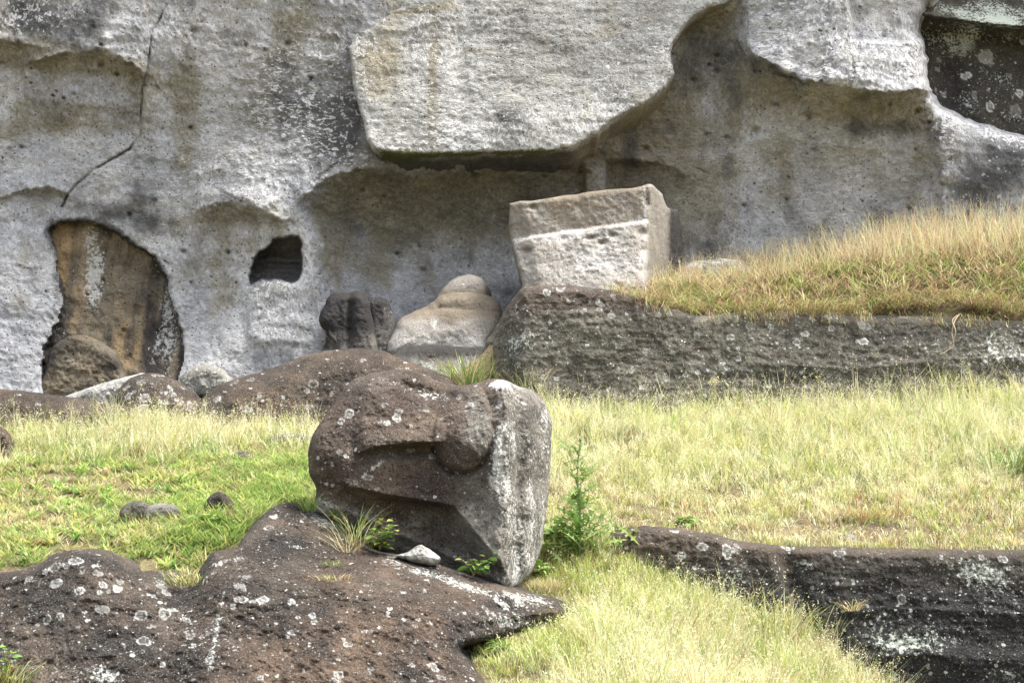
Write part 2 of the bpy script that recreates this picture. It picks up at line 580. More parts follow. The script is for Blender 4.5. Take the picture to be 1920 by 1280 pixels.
t_low = T3([(905, 1285, 13.9), (885, 1235, 14.4), (760, 1340, 13.9), (600, 1420, 13.6), (780, 1290, 14.6), (1000, 1190, 15.0), (1060, 1130, 16.0), (1000, 1085, 16.8), (1100, 1050, 17.1), (1165, 1030, 17.4), (1250, 1085, 17.3),
            (1350, 1125, 17.2), (1450, 1172, 17.2), (1550, 1240, 17.2), (1640, 1300, 17.2), (1300, 1300, 14.2), (1450, 1310, 15.6), (1150, 1160, 15.8), (1250, 1215, 15.5), (1100, 1265, 14.0)],
           [(-5, 11.5, -1.7), (-5, 15, -.6), (-2, 15.3, -.35), (-2, 11.5, -1.7), (7, 12, -2.2), (7.5, 17, -1.9), (0, 10, -1.4), (4, 10, -1.8)])
t_mid = T3([(0, 1095, 15.0), (200, 1075, 15.2), (330, 1095, 15.2), (480, 1000, 16.2), (570, 945, 17.4), (590, 860, 20), (0, 960, 18), (300, 950, 18), (0, 818, 22.2), (300, 815, 22.2),
            (590, 812, 22.2), (1040, 975, 18.3), (1040, 865, 20.8), (1030, 755, 23.9), (1170, 1000, 17.9), (1500, 1024, 17.9), (1900, 1035, 17.9), (1300, 895, 20.5), (1700, 895, 20.5),
            (1300, 757, 23.9), (1600, 747, 23.9), (1900, 728, 23.9)])
t_ter = T3([(1130, 562, 24.2), (1300, 592, 24.2), (1600, 594, 24.2), (1920, 604, 24.2), (1130, 548, 25.5), (1400, 530, 25.8), (1600, 494, 26), (1800, 468, 26), (1920, 456, 26), (1300, 520, 27.2),
            (1800, 450, 27.5), (960, 590, 25.8), (950, 605, 24.7), (905, 690, 24.6), (905, 680, 25.8), (850, 715, 24.2), (800, 690, 25.5), (600, 735, 25.5), (300, 780, 25.5), (0, 785, 25.5), (0, 790, 23.4), (300, 790, 23.4), (500, 770, 23.6), (1300, 560, 24.8),
            (1600, 530, 24.8), (1850, 515, 24.8), (1000, 545, 24.2)])

def yl1(x): return np.interp(x, [-9, -5.2, -3.3, -2.8, -2.0, -.5, .5, 1.1, 9], [14.9, 14.9, 15.0, 16.0, 16.9, 17.3, 17.5, 17.72, 17.78])
def yl2(x): return np.interp(x, [-9, -1.5, -.5, .2, 9], [22.9, 23.0, 23.8, 24.08, 24.08])

def ground_z(x, y, noise=True):
    x = np.asarray(x, float)
    y = np.asarray(y, float)
    xc = np.clip(x, -8.5, 9)
    low = t_low(np.clip(x, -5, 7), np.clip(y, 10, 17.8))
    far = -1.62 - .04 * np.clip(-y, 0, 200)
    low = far + (low - far) * sstep(5, 11.5, y)
    mid = t_mid(xc, np.clip(y, 14, 24.5))
    ter = t_ter(np.clip(x, -8.5, 8.6), np.clip(y, 22.8, 27.5))
    k1 = sstep(-.1, .1, y - yl1(x))
    k2 = sstep(-.08, .08, y - yl2(x))
    z = low + (mid - low) * k1
    z = z + (ter - z) * k2
    if noise:
        q = np.stack([x.ravel(), y.ravel(), 0 * x.ravel()], -1)
        z = z + (.07 * fbm(q, .9, 4, 5.5) + .02 * fbm(q, 6., 2, 2.2)).reshape(z.shape)
    return z

def grid_axis(lo, hi, step, far_lo, far_hi):
    a = list(np.arange(lo, hi + 1e-6, step))
    s, x = step, lo
    left = []
    while x > far_lo:
        s *= 1.35
        x -= s
        left.append(x)
    s, x = step, hi
    right = []
    while x < far_hi:
        s *= 1.35
        x += s
        right.append(x)
    return np.array(left[::-1] + a + right)

gx = grid_axis(-9, 10, .085, -160, 160)
gy = grid_axis(11, 28.2, .085, -160, 120)
GX, GY = np.meshgrid(gx, gy)
GZ = ground_z(GX, GY)
gi = np.arange(GX.size).reshape(GX.shape)
gq = np.stack([gi[:-1, :-1], gi[:-1, 1:], gi[1:, 1:], gi[1:, :-1]], -1).reshape(-1, 4)
ground = mesh_obj("ground", np.stack([GX.ravel(), GY.ravel(), GZ.ravel()], -1), [gq], M_SOIL, origin=np.zeros(3))
tag(ground, "sloping grassy hillside below the quarry cliff", None, None, "structure")

_Yg = np.linspace(11, 28, 1700)
def hit(u_, v_):
    """distance at which the line of sight meets the ground"""
    p = at(np.full(len(_Yg), u_), np.full(len(_Yg), v_), _Yg)
    below = np.where(p[:, 2] <= ground_z(p[:, 0], p[:, 1]))[0]
    return float(_Yg[below[0]]) if len(below) else 20.0

# ------------------------------------------------------------------ the quarry cliff
POLY_REC = smooth_poly([(556, 385), (600, 347), (660, 322), (720, 312), (800, 310), (950, 296), (1050, 280), (1110, 255), (1165, 205), (1225, 160), (1250, 100), (1262, 40), (1320, 0), (1400, -10),
                        (1404, 60), (1412, 100), (1452, 125), (1500, 146), (1590, 166), (1660, 174), (1742, 166), (1758, 200), (1768, 330), (1775, 480), (1780, 900), (660, 900), (610, 640), (588, 520), (578, 450)], 4, 5, 2)
POLY_NICHE = smooth_poly([(88, 427), (112, 412), (150, 410), (195, 422), (235, 447), (275, 470), (300, 490), (317, 520), (325, 560), (338, 600), (348, 640), (340, 700), (300, 760), (100, 760),
                          (72, 705), (78, 655), (100, 612), (116, 565), (108, 520), (100, 470)], 4, 5, 5)
POLY_CAVE = smooth_poly([(464, 540), (467, 512), (480, 477), (499, 461), (516, 445), (545, 440), (564, 440), (569, 470), (567, 520), (548, 532), (520, 524), (492, 528)], 4, 7, 7)
POLY_HOLE = smooth_poly([(1772, -30), (1745, 20), (1728, 50), (1738, 110), (1745, 160), (1765, 190), (1800, 213), (1850, 230), (1925, 252), (2100, 300), (2300, 300), (2300, -400), (1900, -400)], 5, 11, 9)
POLY_PANEL = smooth_poly([(1590, -160), (1592, 50), (1612, 78), (1722, 80), (1740, 40), (1752, -160)], 4, 3, 11)

t_cliff = TPS([(-900, -400, 26.2), (-900, 800, 25.8), (-200, -300, 26.3), (-200, 300, 26.4), (0, 0, 26.2), (0, 200, 26.7), (0, 350, 26.9), (0, 520, 26.5), (0, 700, 26.2), (130, 60, 26.2), (200, 250, 26.9),
               (400, 100, 26.5), (300, 350, 26.8), (450, 300, 26.7), (520, 380, 26.5), (600, 0, 26.4), (600, 200, 26.6), (560, 330, 26.5), (420, 480, 27.0), (380, 600, 26.9), (400, 700, 26.4),
               (540, 570, 26.6), (560, 650, 26.4), (760, 300, 26.9), (960, 280, 27.0), (1150, 200, 27.2), (1280, 30, 27.3), (1410, 40, 26.7), (1500, 60, 26.3), (1600, 130, 26.1), (1700, 140, 26.2),
               (1500, -200, 26.2), (1740, 100, 26.8), (1800, 260, 27.0), (1850, 400, 26.9), (1920, 350, 26.7), (1760, 450, 27.2), (2100, 400, 26.5), (2600, -300, 26.5), (2600, 800, 26.0), (960, -400, 26.6),
               (960, 800, 26.6), (1500, 800, 26.6)], 1e-3)

CRACK = np.array([(312, 8), (300, 36), (284, 60), (281, 92), (276, 130), (266, 172), (264, 215), (264, 250), (242, 280), (205, 302), (178, 318), (155, 335), (128, 362), (116, 388)], float)

def line_dist(c, u, v):
    d = np.full(len(u), 1e9)
    for (ax, ay), (bx, by) in zip(c[:-1], c[1:]):
        ex, ey = bx - ax, by - ay
        t = np.clip(((u - ax) * ex + (v - ay) * ey) / (ex * ex + ey * ey), 0, 1)
        d = np.minimum(d, np.hypot(u - ax - t * ex, v - ay - t * ey))
    return d

cu = grid_axis(-30, 1950, 2.7, -3600, 5600)
cv = grid_axis(-15, 745, 2.7, -620, 1100)
CU, CV = np.meshgrid(cu, cv)
u, v = CU.ravel(), CV.ravel()
sH, nearH = sdf(POLY_HOLE, u, v, True)
inH0 = sH > 0
edge = inH0 & (sH < 3.8)
u[edge], v[edge] = nearH[edge, 0], nearH[edge, 1]
uc, vc = np.clip(u, -900, 2600), np.clip(v, -400, 800)
Y = t_cliff(uc, vc)
Pw = at(u, v, np.full(len(u), 26.5))
wu = u + 9 * fbm(Pw, 1.3, 4, 77.) + 5 * fbm(Pw, 5., 3, 79.) + 3.5 * fbm(Pw, 13., 2, 80.)
wv = v + 9 * fbm(Pw, 1.3, 4, 87.) + 6 * fbm(Pw, 5., 3, 89.) + 4 * fbm(Pw, 13., 2, 90.)
sR = sdf(POLY_REC, wu, wv)
m = np.maximum(sR, 0)
Dmax = 1.95 - 1.15 * sstep(1000, 1400, u)
rec = Dmax * (1 - np.exp(-m / (95. - 25 * sstep(1000, 1400, u))))
flo = (1.1 - .6 * sstep(1000, 1300, u)) * sstep(430, 690, v) * np.clip(m / 90, 0, 1)
Y = Y + rec - flo
# lips and overhangs
for cur, amp, up, dn in [([(50, 122), (110, 100), (200, 96), (240, 120), (275, 138)], .38, 55, 14), ([(360, 388), (420, 378), (480, 388), (535, 410)], .34, 45, 14),
                         ([(-40, 378), (40, 356), (90, 352), (130, 366)], .25, 40, 8), ([(1395, 70), (1412, 98), (1452, 124), (1500, 146), (1590, 165), (1660, 173), (1748, 164)], .45, 60, 7),
                         ([(100, 210), (170, 190), (240, 200)], .16, 40, 18), ([(560, 380), (610, 340), (680, 316), (740, 312)], .18, 30, 10), ([(1180, 300), (1240, 305), (1300, 325)], .22, 20, 10),
                         ([(1520, 270), (1620, 275), (1700, 285)], .08, 20, 10), ([(-40, 80), (20, 75), (70, 90)], .3, 40, 10), ([(320, 330), (420, 320), (500, 335)], .08, 30, 12)]:
    Y = Y - ledge(wu, wv + 5 * fbm(Pw, 9., 2, 97.), cur, amp * (.75 + .5 * fbm(Pw, 1.7, 2, 98.)), up, dn)
# vertical carved shoulder in the recess, pillar left of it
Y = Y - .35 * sstep(1142, 1132, u) * sstep(1090, 1100, u) * sstep(300, 320, v) * sstep(420, 380, v)
Y = Y + .28 * sstep(1132, 1138, u) * sstep(1260, 1160, u) * sstep(296, 310, v) * sstep(470, 400, v)
# carved niche and cave
sN = sdf(POLY_NICHE, u + .9 * (wu - u), v + .9 * (wv - v))
kn = sstep(0, 9, sN)
Y = Y + kn * (.32 + .10 * fbm(Pw, 2.5, 4, 41.) + .12 * blob(u, v, 250, 560, 90, 120) - .2 * sstep(600, 740, v) * sstep(250, 340, u))
sC = sdf(POLY_CAVE, u + .35 * (wu - u), v + .35 * (wv - v))
kc = sstep(0, 6, sC)
Y = Y + kc * (.12 + .5 * sstep(548, 505, v) + .05 * np.sin(v * .28 + 2 * fbm(Pw, 3., 2, 3.)) - .22 * sstep(470, 450, v))
sB = sdf(smooth_poly([(468, 528), (510, 522), (562, 526), (566, 580), (556, 632), (520, 642), (474, 640), (466, 590)], 4, 6, 15), u + .5 * (wu - u), v + .5 * (wv - v))
Y = Y - .12 * sstep(-16, 10, sB) * sstep(515, 545, v)
sPn = sdf(POLY_PANEL, u, v)
Y = Y + .22 * sstep(0, 7, sPn)
Y = Y + .8 * np.exp(np.minimum(sH, 0) / 9.)
# crack with fine wobble
P0 = at(u, v, Y)
wob = 3.0 * fbm(P0, 3.2, 3, 8.)
dc = line_dist(CRACK, u + wob, v + .6 * wob)
kcrack = np.exp(-(dc / 1.8) ** 2) * (.55 + .9 * fbm(P0, 2.2, 2, 14.))
Y = Y + .10 * kcrack
# natural relief
big = fbm(P0 * np.array([.7, 1, 1.25]), .55, 4, 1.5)
strat = fbm(P0 * np.array([.45, .45, 2.0]) + np.array([0, 0, .3]) * P0[:, :1], 1.3, 4, 4.2, .55, True)
med = fbm(P0, 3.0, 4, 9.0)
ang = R(28)
Pp = np.stack([(P0[:, 0] * math.cos(ang) + P0[:, 2] * math.sin(ang)) * 1.7, P0[:, 1], (-P0[:, 0] * math.sin(ang) + P0[:, 2] * math.cos(ang)) * .8], -1)
pick = fbm(Pp, 9.0, 2, 6.6)
calm = .45 + .55 * sstep(900, 500, u)
Y = Y - .16 * big - .03 * strat * (1 - .5 * sstep(0, 60, sR)) - .05 * med - .026 * pick * calm
# pits in the wall
for (pu, pv, pr) in [(190, 122, 7), (220, 140, 5), (100, 180, 3), (120, 184, 3), (1345, 105, 6), (1532, 176, 9), (1300, 150, 6), (1668, 195, 4), (1722, 208, 5), (1020, 330, 4), (1100, 322, 5), (680, 356, 4),
                     (1362, 258, 5), (345, 472, 6), (598, 515, 3), (1395, 385, 4), (1210, 278, 6), (40, 276, 4), (720, 368, 3), (540, 82, 7), (1418, 245, 9)]:
    Y = Y + .14 * np.exp(-(((u - pu) / pr) ** 2 + ((v - pv) / (pr * .7)) ** 2))
clast = np.zeros(len(u))
rc = np.random.default_rng(77)
for _ in range(190):
    pu, pv, pr = rc.uniform(0, 1920), rc.uniform(0, 640), 1.6 + 4.5 * rc.uniform() ** 4
    box = np.where((np.abs(u - pu) < 16) & (np.abs(v - pv) < 16))[0]
    g_ = np.exp(-(((u[box] - pu) / (pr * rc.uniform(.8, 1.6))) ** 2 + ((v[box] - pv) / pr) ** 2))
    Y[box] += rc.choice([.10, .06, -.05]) * g_
    clast[box] = np.maximum(clast[box], g_ * rc.uniform(.2, 1.))
for cpts in ([(0, 118), (60, 108), (120, 104), (205, 92), (250, 100)], [(700, 150), (640, 155)], [(1200, 288), (1240, 298), (1280, 312), (1325, 322)], [(1385, 90), (1430, 130), (1500, 152), (1580, 170)], [(240, 440), (300, 480), (322, 540), (345, 640)],
             [(1130, 296), (1134, 340), (1136, 400)], [(640, 300), (600, 335), (560, 375)], [(1600, 80), (1600, 140)], [(60, 600), (100, 560), (104, 500)]):
    d_ = line_dist(np.array(cpts, float), wu, wv)
    g_ = np.exp(-(d_ / 2.0) ** 2) * sstep(-.1, .3, fbm(P0, 1.6, 3, 121.))
    Y = Y + .06 * g_
    clast = np.maximum(clast, .5 * g_)
P = at(u, v, Y)
# masks: lichen, stain, biofilm, plus painted recess shade and rim highlights
n1 = fbm(P, .8, 4, 21.) * .5
n2 = fbm(P * np.array([1.6, 1, .35]), 1.2, 4, 31.) * .5
Z = np.zeros(len(u))
white = Z + .02 + .5 * np.maximum(0, n1) + .25 * np.maximum(0, n2)
white += .75 * blob(u, v, 328, 42, 30, 34) + .55 * blob(u, v, 50, 10, 90, 50) + .4 * blob(u, v, 450, 330, 120, 50)
white += .5 * blob(u, v, 590, 200, 130, 130)
inB = sstep(0, -14, sR) * sstep(1385, 1410, u) * sstep(200, 150, v)
white += inB * (.42 + .3 * blob(u, v, 1480, 90, 70, 70) + .35 * blob(u, v, 1660, 125, 90, 40)) * (1 - .8 * sstep(0, 6, sPn))  # lichen white, raised to paint the highlights of the upper right block
white += 1.0 * np.exp(np.minimum(sH, 0) / 16.) * sstep(30, 60, v) + .55 * blob(u, v, 1790, 225, 40, 30) + .5 * blob(u, v, 1870, 250, 60, 22)  # bright edge highlight painted round the boulder hole
white += .6 * blob(u, v, 1778, 300, 12, 45) + .22 * sstep(-14, 8, sB) * (1 - kc) + .35 * blob(u, v, 500, 560, 40, 30) * (1 - kc) + .35 * blob(u, v, 260, 560, 12, 60) * kn
white += .8 * blob(u, v, 225, 725, 60, 22) + .5 * blob(u, v, 205, 480, 12, 30) * kn + .6 * blob(u, v, 310, 560, 8, 60) * kn
recm = sstep(6, 40, m)
white -= .3 * recm * sstep(330, 200, v) + .10 * recm
brown = Z + .22 + n2 * 1.3 + .5 * fbm(P * np.array([.6, 1, 1.8]), 1.0, 3, 33.)
brown += recm * (1.0 * np.exp(-m / (75. - 25 * sstep(1300, 1450, u))) + .55 * blob(u, v, 820, 400, 200, 60) + .5 * blob(u, v, 1290, 330, 90, 110) + .05) * sstep(600, 450, v) * (1 - .55 * sstep(1350, 1450, u) * sstep(200, 260, v))  # brown stain plus painted recess shade, strongest under the arch edge
brown += .9 * blob(u, v, 190, 122, 90, 22, 8) + .5 * blob(u, v, 60, 110, 90, 30) + .7 * blob(u, v, 440, 405, 60, 16) + .45 * blob(u, v, 340, 180, 40, 80) + .4 * blob(u, v, 150, 230, 120, 30)
brown += .35 * blob(u, v, 560, 80, 90, 60) - .5 * sstep(560, 640, v) - .35 * blob(u, v, 150, 330, 150, 40)
brown += .5 * blob(u, v, 1325, 400, 50, 30)
dark = Z + .06 + .72 * np.maximum(0, fbm(P, 1.1, 4, 55.)) + .5 * np.maximum(0, fbm(P * np.array([2.2, 1, .4]), .8, 3, 57.))
dark += .6 * blob(u, v, 90, 45, 70, 35, 15) + .85 * blob(u, v, 640, 235, 50, 75) + .5 * blob(u, v, 560, 200, 60, 60) + .35 * blob(u, v, 270, 330, 40, 60) + .45 * blob(u, v, 200, 400, 120, 22, 15)
dark += .55 * blob(u, v, 1640, 240, 80, 22) + .6 * blob(u, v, 1850, 340, 80, 80) + .4 * blob(u, v, 1430, 120, 60, 22, 20) + .45 * blob(u, v, 1320, 110, 60, 60) * recm  # also paints shade into the down-facing hollow right of the slab
dark += .8 * clast + kc * (1.25 * sstep(545, 522, v) - .55 * sstep(468, 452, v)) + .9 * kcrack + .4 * blob(u, v, 1552, 60, 14, 90) + .6 * np.exp(-(sN / 5.) ** 2) * sstep(600, 400, v)  # cave darkness and the niche's shaded edge line are painted in here
dark += .3 * blob(u, v, 110, 560, 16, 60) + .5 * kn * blob(u, v, 285, 640, 25, 60) + .4 * recm * blob(u, v, 960, 560, 50, 40)
moss = Z + .7 * sum(blob(u, v, a, b, 6, 4) for a, b in ((186, 313), (244, 280), (536, 171)))
spot = Z + .45 * sstep(1740, 1800, u) * sstep(180, 240, v) + .35 * kn * (blob(u, v, 205, 490, 30, 50) + blob(u, v, 315, 610, 30, 100)) + .25 * inB
CA = np.clip(np.stack([white, brown, dark], -1), 0, 1)
CB = np.clip(np.stack([moss, Z, spot], -1), 0, 1)
ci = np.arange(CU.size).reshape(CU.shape)
cq = np.stack([ci[:-1, :-1], ci[1:, :-1], ci[1:, 1:], ci[:-1, 1:]], -1).reshape(-1, 4)
cq = cq[~inH0[cq].all(1)]
def sub(q):
    used = np.unique(q)
    rm = -np.ones(len(u), int)
    rm[used] = np.arange(len(used))
    return used, rm[q]
fN = (sN[cq] > 1).sum(1) >= 3
fC = (sC[cq] > 1).sum(1) >= 3
parts = {}
for nm, sel, mt in (("cliff", ~fN & ~fC, M_CLIFF), ("carved_niche", fN, M_OCHRE), ("cave_opening", fC, M_CLIFF)):
    used, qq = sub(cq[sel])
    Vv_ = P[used]
    fc = [qq]
    ca_, cb_ = CA[used], CB[used]
    if nm == "carved_niche":
        ca_ = ca_.copy()
        sv = fbm(Vv_ * np.array([3.0, 1, .45]), 1.6, 4, 71.)
        ca_[:, 1] = np.clip(.12 + .5 * sv + .75 * blob(u[used], v[used], 125, 470, 32, 90) + .5 * blob(u[used], v[used], 240, 660, 40, 50) + .6 * n2[used], 0, 1)
        ca_[:, 2] = np.clip(.12 - .8 * 1.1 * sv + .12 + 1.2 * np.maximum(0, n2[used]) + .8 * blob(u[used], v[used], 285, 640, 22, 70) + .7 * blob(u[used], v[used], 95, 640, 20, 80) + .9 * np.exp(-(sN[used] / 6.) ** 2), 0, 1)  # dark streaks, with rim shade and the left lip's shadow painted in
        ca_[:, 0] = np.clip(.10 + .5 * 1.3 * np.maximum(0, -sv - .05) + .75 * blob(u[used], v[used], 175, 500, 18, 90) + .5 * blob(u[used], v[used], 315, 620, 22, 80), 0, 1)
    o = mesh_obj(nm, Vv_, fc, mt, {'ca': ca_, 'cb': cb_}, parent=(parts.get("cliff") if nm != "cliff" else None), origin=np.zeros(3))
    parts[nm] = o
tag(parts["cliff"], "grey pick marked quarry cliff with a deep recess", None, None, "structure")
parts["carved_niche"]['label'] = "ochre stained arched niche cut into the cliff"
parts["cave_opening"]['label'] = "small black square opening in the cliff"
# plateau closing the cliff above
tp = at(cu, np.full(len(cu), cv[0]), Y.reshape(CU.shape)[0])
rows = [tp] + [tp + np.array([0, d, h]) for d, h in ((.5, .5), (2, .9), (12, 2.0), (90, 3.0))]
pv_ = np.concatenate(rows)
pi = np.arange(len(pv_)).reshape(len(rows), -1)
z3 = np.zeros((len(pv_), 3))
plateau = mesh_obj("plateau", pv_, [np.stack([pi[:-1, :-1], pi[:-1, 1:], pi[1:, 1:], pi[1:, :-1]], -1).reshape(-1, 4)], M_CLIFF, {'ca': z3, 'cb': z3}, origin=np.zeros(3))
tag(plateau, "rocky ground on top of the cliff", None, None, "structure")

# ------------------------------------------------------------------ the overhanging slab
def slab_depth(u, v, s):
    return 26.12 + .0022 * (290 - v) + .00035 * (u - 900) - ledge(u, v, [(700, 60), (760, 58), (840, 30)], .06, 30, 8) + .12 * blob(u, v, 860, 100, 30, 200) * (u > 800) - .1 * blob(u, v, 980, 230, 120, 40)
def slab_masks(u, v, P):
    n = fbm(P * np.array([2.2, 1, .6]), .9, 4, 3.) * .5
    w = .22 + .4 * n + .55 * blob(u, v, 860, 250, 60, 30) + .4 * blob(u, v, 990, 265, 130, 26) + .5 * blob(u, v, 655, 30, 30, 35) + .5 * blob(u, v, 1248, 130, 14, 40) + .35 * blob(u, v, 1140, 200, 100, 25, -35) \
        + .45 * blob(u, v, 780, 80, 16, 40) + .3 * blob(u, v, 720, 270, 60, 14) + .25 * blob(u, v, 850, 120, 12, 60)
    b = .15 + .7 * blob(u, v, 812, 150, 14, 120) + .5 * blob(u, v, 700, 110, 50, 60) + .8 * blob(u, v, 790, 18, 50, 7, -8) + .6 * blob(u, v, 890, 97, 32, 5) + .5 * blob(u, v, 725, 105, 22, 7) \
        + .4 * blob(u, v, 1190, 40, 80, 12, -20) - n + .6 * blob(u, v, 655, 62, 30, 7, -12)
    d = .05 + .55 * blob(u, v, 950, 225, 40, 26) + .35 * blob(u, v, 960, 60, 80, 50) + .3 * blob(u, v, 1100, 100, 90, 40) + .5 * np.maximum(0, fbm(P, 1.4, 4, 66.))
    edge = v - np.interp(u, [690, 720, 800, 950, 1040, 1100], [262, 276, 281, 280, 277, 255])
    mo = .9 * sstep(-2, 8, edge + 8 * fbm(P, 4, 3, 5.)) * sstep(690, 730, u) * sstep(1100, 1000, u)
    return dict(white=w * (mo < .3), brown=b, dark=d, moss=mo)
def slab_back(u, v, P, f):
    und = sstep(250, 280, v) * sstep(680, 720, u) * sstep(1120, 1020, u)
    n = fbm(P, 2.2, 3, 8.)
    return dict(moss=und * (.75 - 1.2 * sstep(.05, .3, f) + .8 * n), dark=und * (.7 + .5 * n) + .1, brown=.7 * (1 - und) + .2, white=(1 - und) * .1)  # underside blackened behind the moss rim: its shade is painted on
slab = relief("rock_slab", [(612, -520), (632, 0), (648, 70), (660, 150), (680, 230), (688, 262), (694, 274), (712, 284), (770, 292), (860, 290), (950, 286), (1040, 282), (1090, 268), (1130, 244), (1168, 215), (1222, 188), (1255, 155),
                            (1264, 135), (1258, 108), (1268, 72), (1290, 42), (1330, 16), (1390, -10), (1440, -120), (1440, -520)],
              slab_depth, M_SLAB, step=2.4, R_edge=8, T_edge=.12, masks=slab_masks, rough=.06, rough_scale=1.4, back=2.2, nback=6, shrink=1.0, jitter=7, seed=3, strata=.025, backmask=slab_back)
tag(slab, "huge pale grey rock slab hanging over the recess with a mossy underside", "rock slab")

# dark boulder behind the right hand rim of the cliff
def bol_depth(u, v, s):
    return 27.6 - ledge(u, v, [(1690, 22), (1760, 33), (1850, 46), (1960, 55), (2200, 60)], .7, 60, 5) - .0009 * (v - 40) + .2 * blob(u, v, 1780, 140, 30, 70)
def bol_masks(u, v, P):
    edge = v - np.interp(u, [1690, 1760, 1850, 1960, 2200], [22, 33, 46, 55, 60])
    n = fbm(P, 1.5, 3, 3.)
    return dict(white=(.5 + .7 * n) * sstep(2, -6, edge) + .55 * blob(u, v, 1800, 95, 24, 34, 40) + (.22 + .5 * n) * (edge > 0) + .3 * blob(u, v, 1880, 70, 80, 14), moss=(.35 * blob(u, v, 1860, 100, 80, 32) + .05) * sstep(0, 20, edge), spot=.55 * sstep(0, 10, edge), dark=.15 + n)
bol = relief("boulder", [(1660, -300), (1670, 100), (1690, 260), (1800, 330), (2000, 360), (2300, 380), (2350, -300)], bol_depth, M_BLACK, step=3, masks=bol_masks, rough=.08, rough_scale=1.6, back=2.0,
             rings=[(1848, 107, 14), (1858, 120, 7), (1812, 142, 9), (1826, 180, 6), (1912, 175, 8), (1856, 200, 9), (1770, 175, 7), (1905, 210, 12), (1780, 70, 7), (1893, 142, 5)], nrand=60, rand_r=(3, 6), seed=4)
tag(bol, "dark green and black lichened boulder in the upper right corner", "boulder")

# low brown boulder inside the niche
relief_n = relief("boulder", [(76, 742), (84, 700), (96, 655), (120, 634), (155, 628), (190, 640), (212, 660), (226, 685), (240, 745)], lambda u, v, s: 26.35 + .002 * (680 - v), M_OCHRE, step=2.5, R_edge=14, T_edge=.10,
                  masks=lambda u, v, P: dict(brown=.35 * blob(u, v, 170, 700, 60, 30), white=.05 + .2 * fbm(P, 2, 3, 1), dark=.35 + .6 * fbm(P, 2.5, 4, 5.) + .3 * blob(u, v, 90, 690, 20, 50)), rough=.10, seed=6, back=.8)
tag(relief_n, "brown boulder lying in the bottom of the ochre niche", "boulder")

# ------------------------------------------------------------------ carved pieces in the recess
def blk_depth(u, v, s):
    q = np.stack([u * .02, v * .02, 0 * u], -1)
    cr = np.interp(u, [955, 968, 1205, 1280], [450, 447, 415, 408]) + 5 * fbm(q, 1.1, 4, 3.)
    chip = sum(.10 * blob(u, v, a, b, c, d, -8) for a, b, c, d in ((1130, 455, 9, 5), (1148, 440, 7, 4), (1108, 446, 12, 4), (1205, 438, 10, 12), (1215, 380, 6, 16), (1208, 470, 8, 10), (1000, 388, 8, 5), (1212, 505, 10, 8), (990, 470, 8, 5)))
    rx = np.interp(v, [340, 500, 545], [1220, 1211, 1208])
    y = 25.2 + .0004 * (u - 960) * -1 + .0006 * (cr - v) * (v < cr)
    y = y - sstep(-3, 5, v - cr) * (.10 + .0035 * np.clip(v - cr, 0, 120)) * sstep(1222, 1205, u)
    y = y + np.clip(u - rx, 0, 42) * .028 + np.clip(u - rx - 42, 0, 60) * .018
    y = y + .16 * sstep(1000, 962, u + (v - 440) * -.22)
    return y + chip
def blk_masks(u, v, P):
    cr = np.interp(u, [955, 968, 1205, 1280], [450, 447, 415, 408])
    n = fbm(P * np.array([1, 1, 3]), 1.5, 4, 3.)
    low = sstep(-2, 6, v - cr)
    front = sstep(1218, 1208, u)
    w = low * front * (.10 + .5 * blob(u, v, 1130, 490, 120, 40) + .35 * blob(u, v, 1100, 440, 120, 10, -7) + .3 * n) + .4 * front * blob(u, v, 1205, 380, 12, 40) + .5 * np.exp(-((v - cr) / 4) ** 2) * front + .35 * blob(u, v, 1212, 400, 7, 90)  # pale line along the crease is a painted edge highlight
    b = (1 - low) * front * (.42 + .5 * n + .3 * sstep(420, 360, v)) + low * .35 * blob(u, v, 1020, 470, 60, 20) + (1 - front) * .3
    return dict(white=w + .1, brown=b, dark=.1 + .3 * np.maximum(0, n) + .6 * sstep(1248, 1262, u))
blk = relief("carved_block", [(956, 390), (962, 380), (1040, 370), (1120, 358), (1200, 350), (1218, 346), (1230, 352), (1245, 372), (1256, 392), (1270, 396), (1278, 430), (1279, 480), (1274, 520), (1240, 560), (1060, 565),
                              (990, 560), (978, 520), (966, 480), (954, 430)], blk_depth, M_CARVED, step=2.0, R_edge=9, T_edge=.12, masks=blk_masks, rough=.055, rough_scale=2.2, back=1.5, shrink=.95, jitter=5, seed=8, smooth_n=4)
tag(blk, "box shaped carved stone block with a brown top band standing under the overhang", "stone block")

bust = thing("stone_bust", "pale round shouldered stone bust between the black stumps and the carved block", "statue", at(835, 655, 26.0))
relief("torso", [(736, 670), (741, 615), (752, 596), (775, 584), (800, 574), (828, 554), (860, 547), (895, 549), (918, 556), (940, 572), (940, 610), (920, 645), (905, 675)],
       lambda u, v, s: 25.75 - .0035 * np.clip(v - 575, 0, 100) - .3 * np.sqrt(np.clip(s, 0, 60) / 60) + ledge(u, v, [(740, 590), (830, 578), (940, 585)], .06, 10, 3), M_CARVED, step=2, R_edge=18, T_edge=.3,
       masks=lambda u, v, P: dict(white=.45 * sstep(600, 645, v + 14 * fbm(P, 3, 3, 2.)) + .7 * blob(u, v, 815, 607, 10, 12) + .1, brown=.75 * sstep(618, 585, v) + .9 * blob(u, v, 842, 590, 10, 18)),
       rough=.03, seed=9, parent=bust, back=.8)
relief("head", [(818, 562), (826, 545), (840, 530), (858, 519), (878, 515), (900, 520), (914, 535), (921, 556), (905, 575), (840, 575)],
       lambda u, v, s: 26.0 - .002 * (v - 540), M_CARVED, step=2, R_edge=22, T_edge=.3, masks=lambda u, v, P: dict(brown=.7 * sstep(535, 555, v) + .3, white=.3 * blob(u, v, 870, 535, 30, 12) + .15, dark=.5 * blob(u, v, 915, 550, 8, 25)),
       rough=.03, seed=10, parent=bust, back=.6)

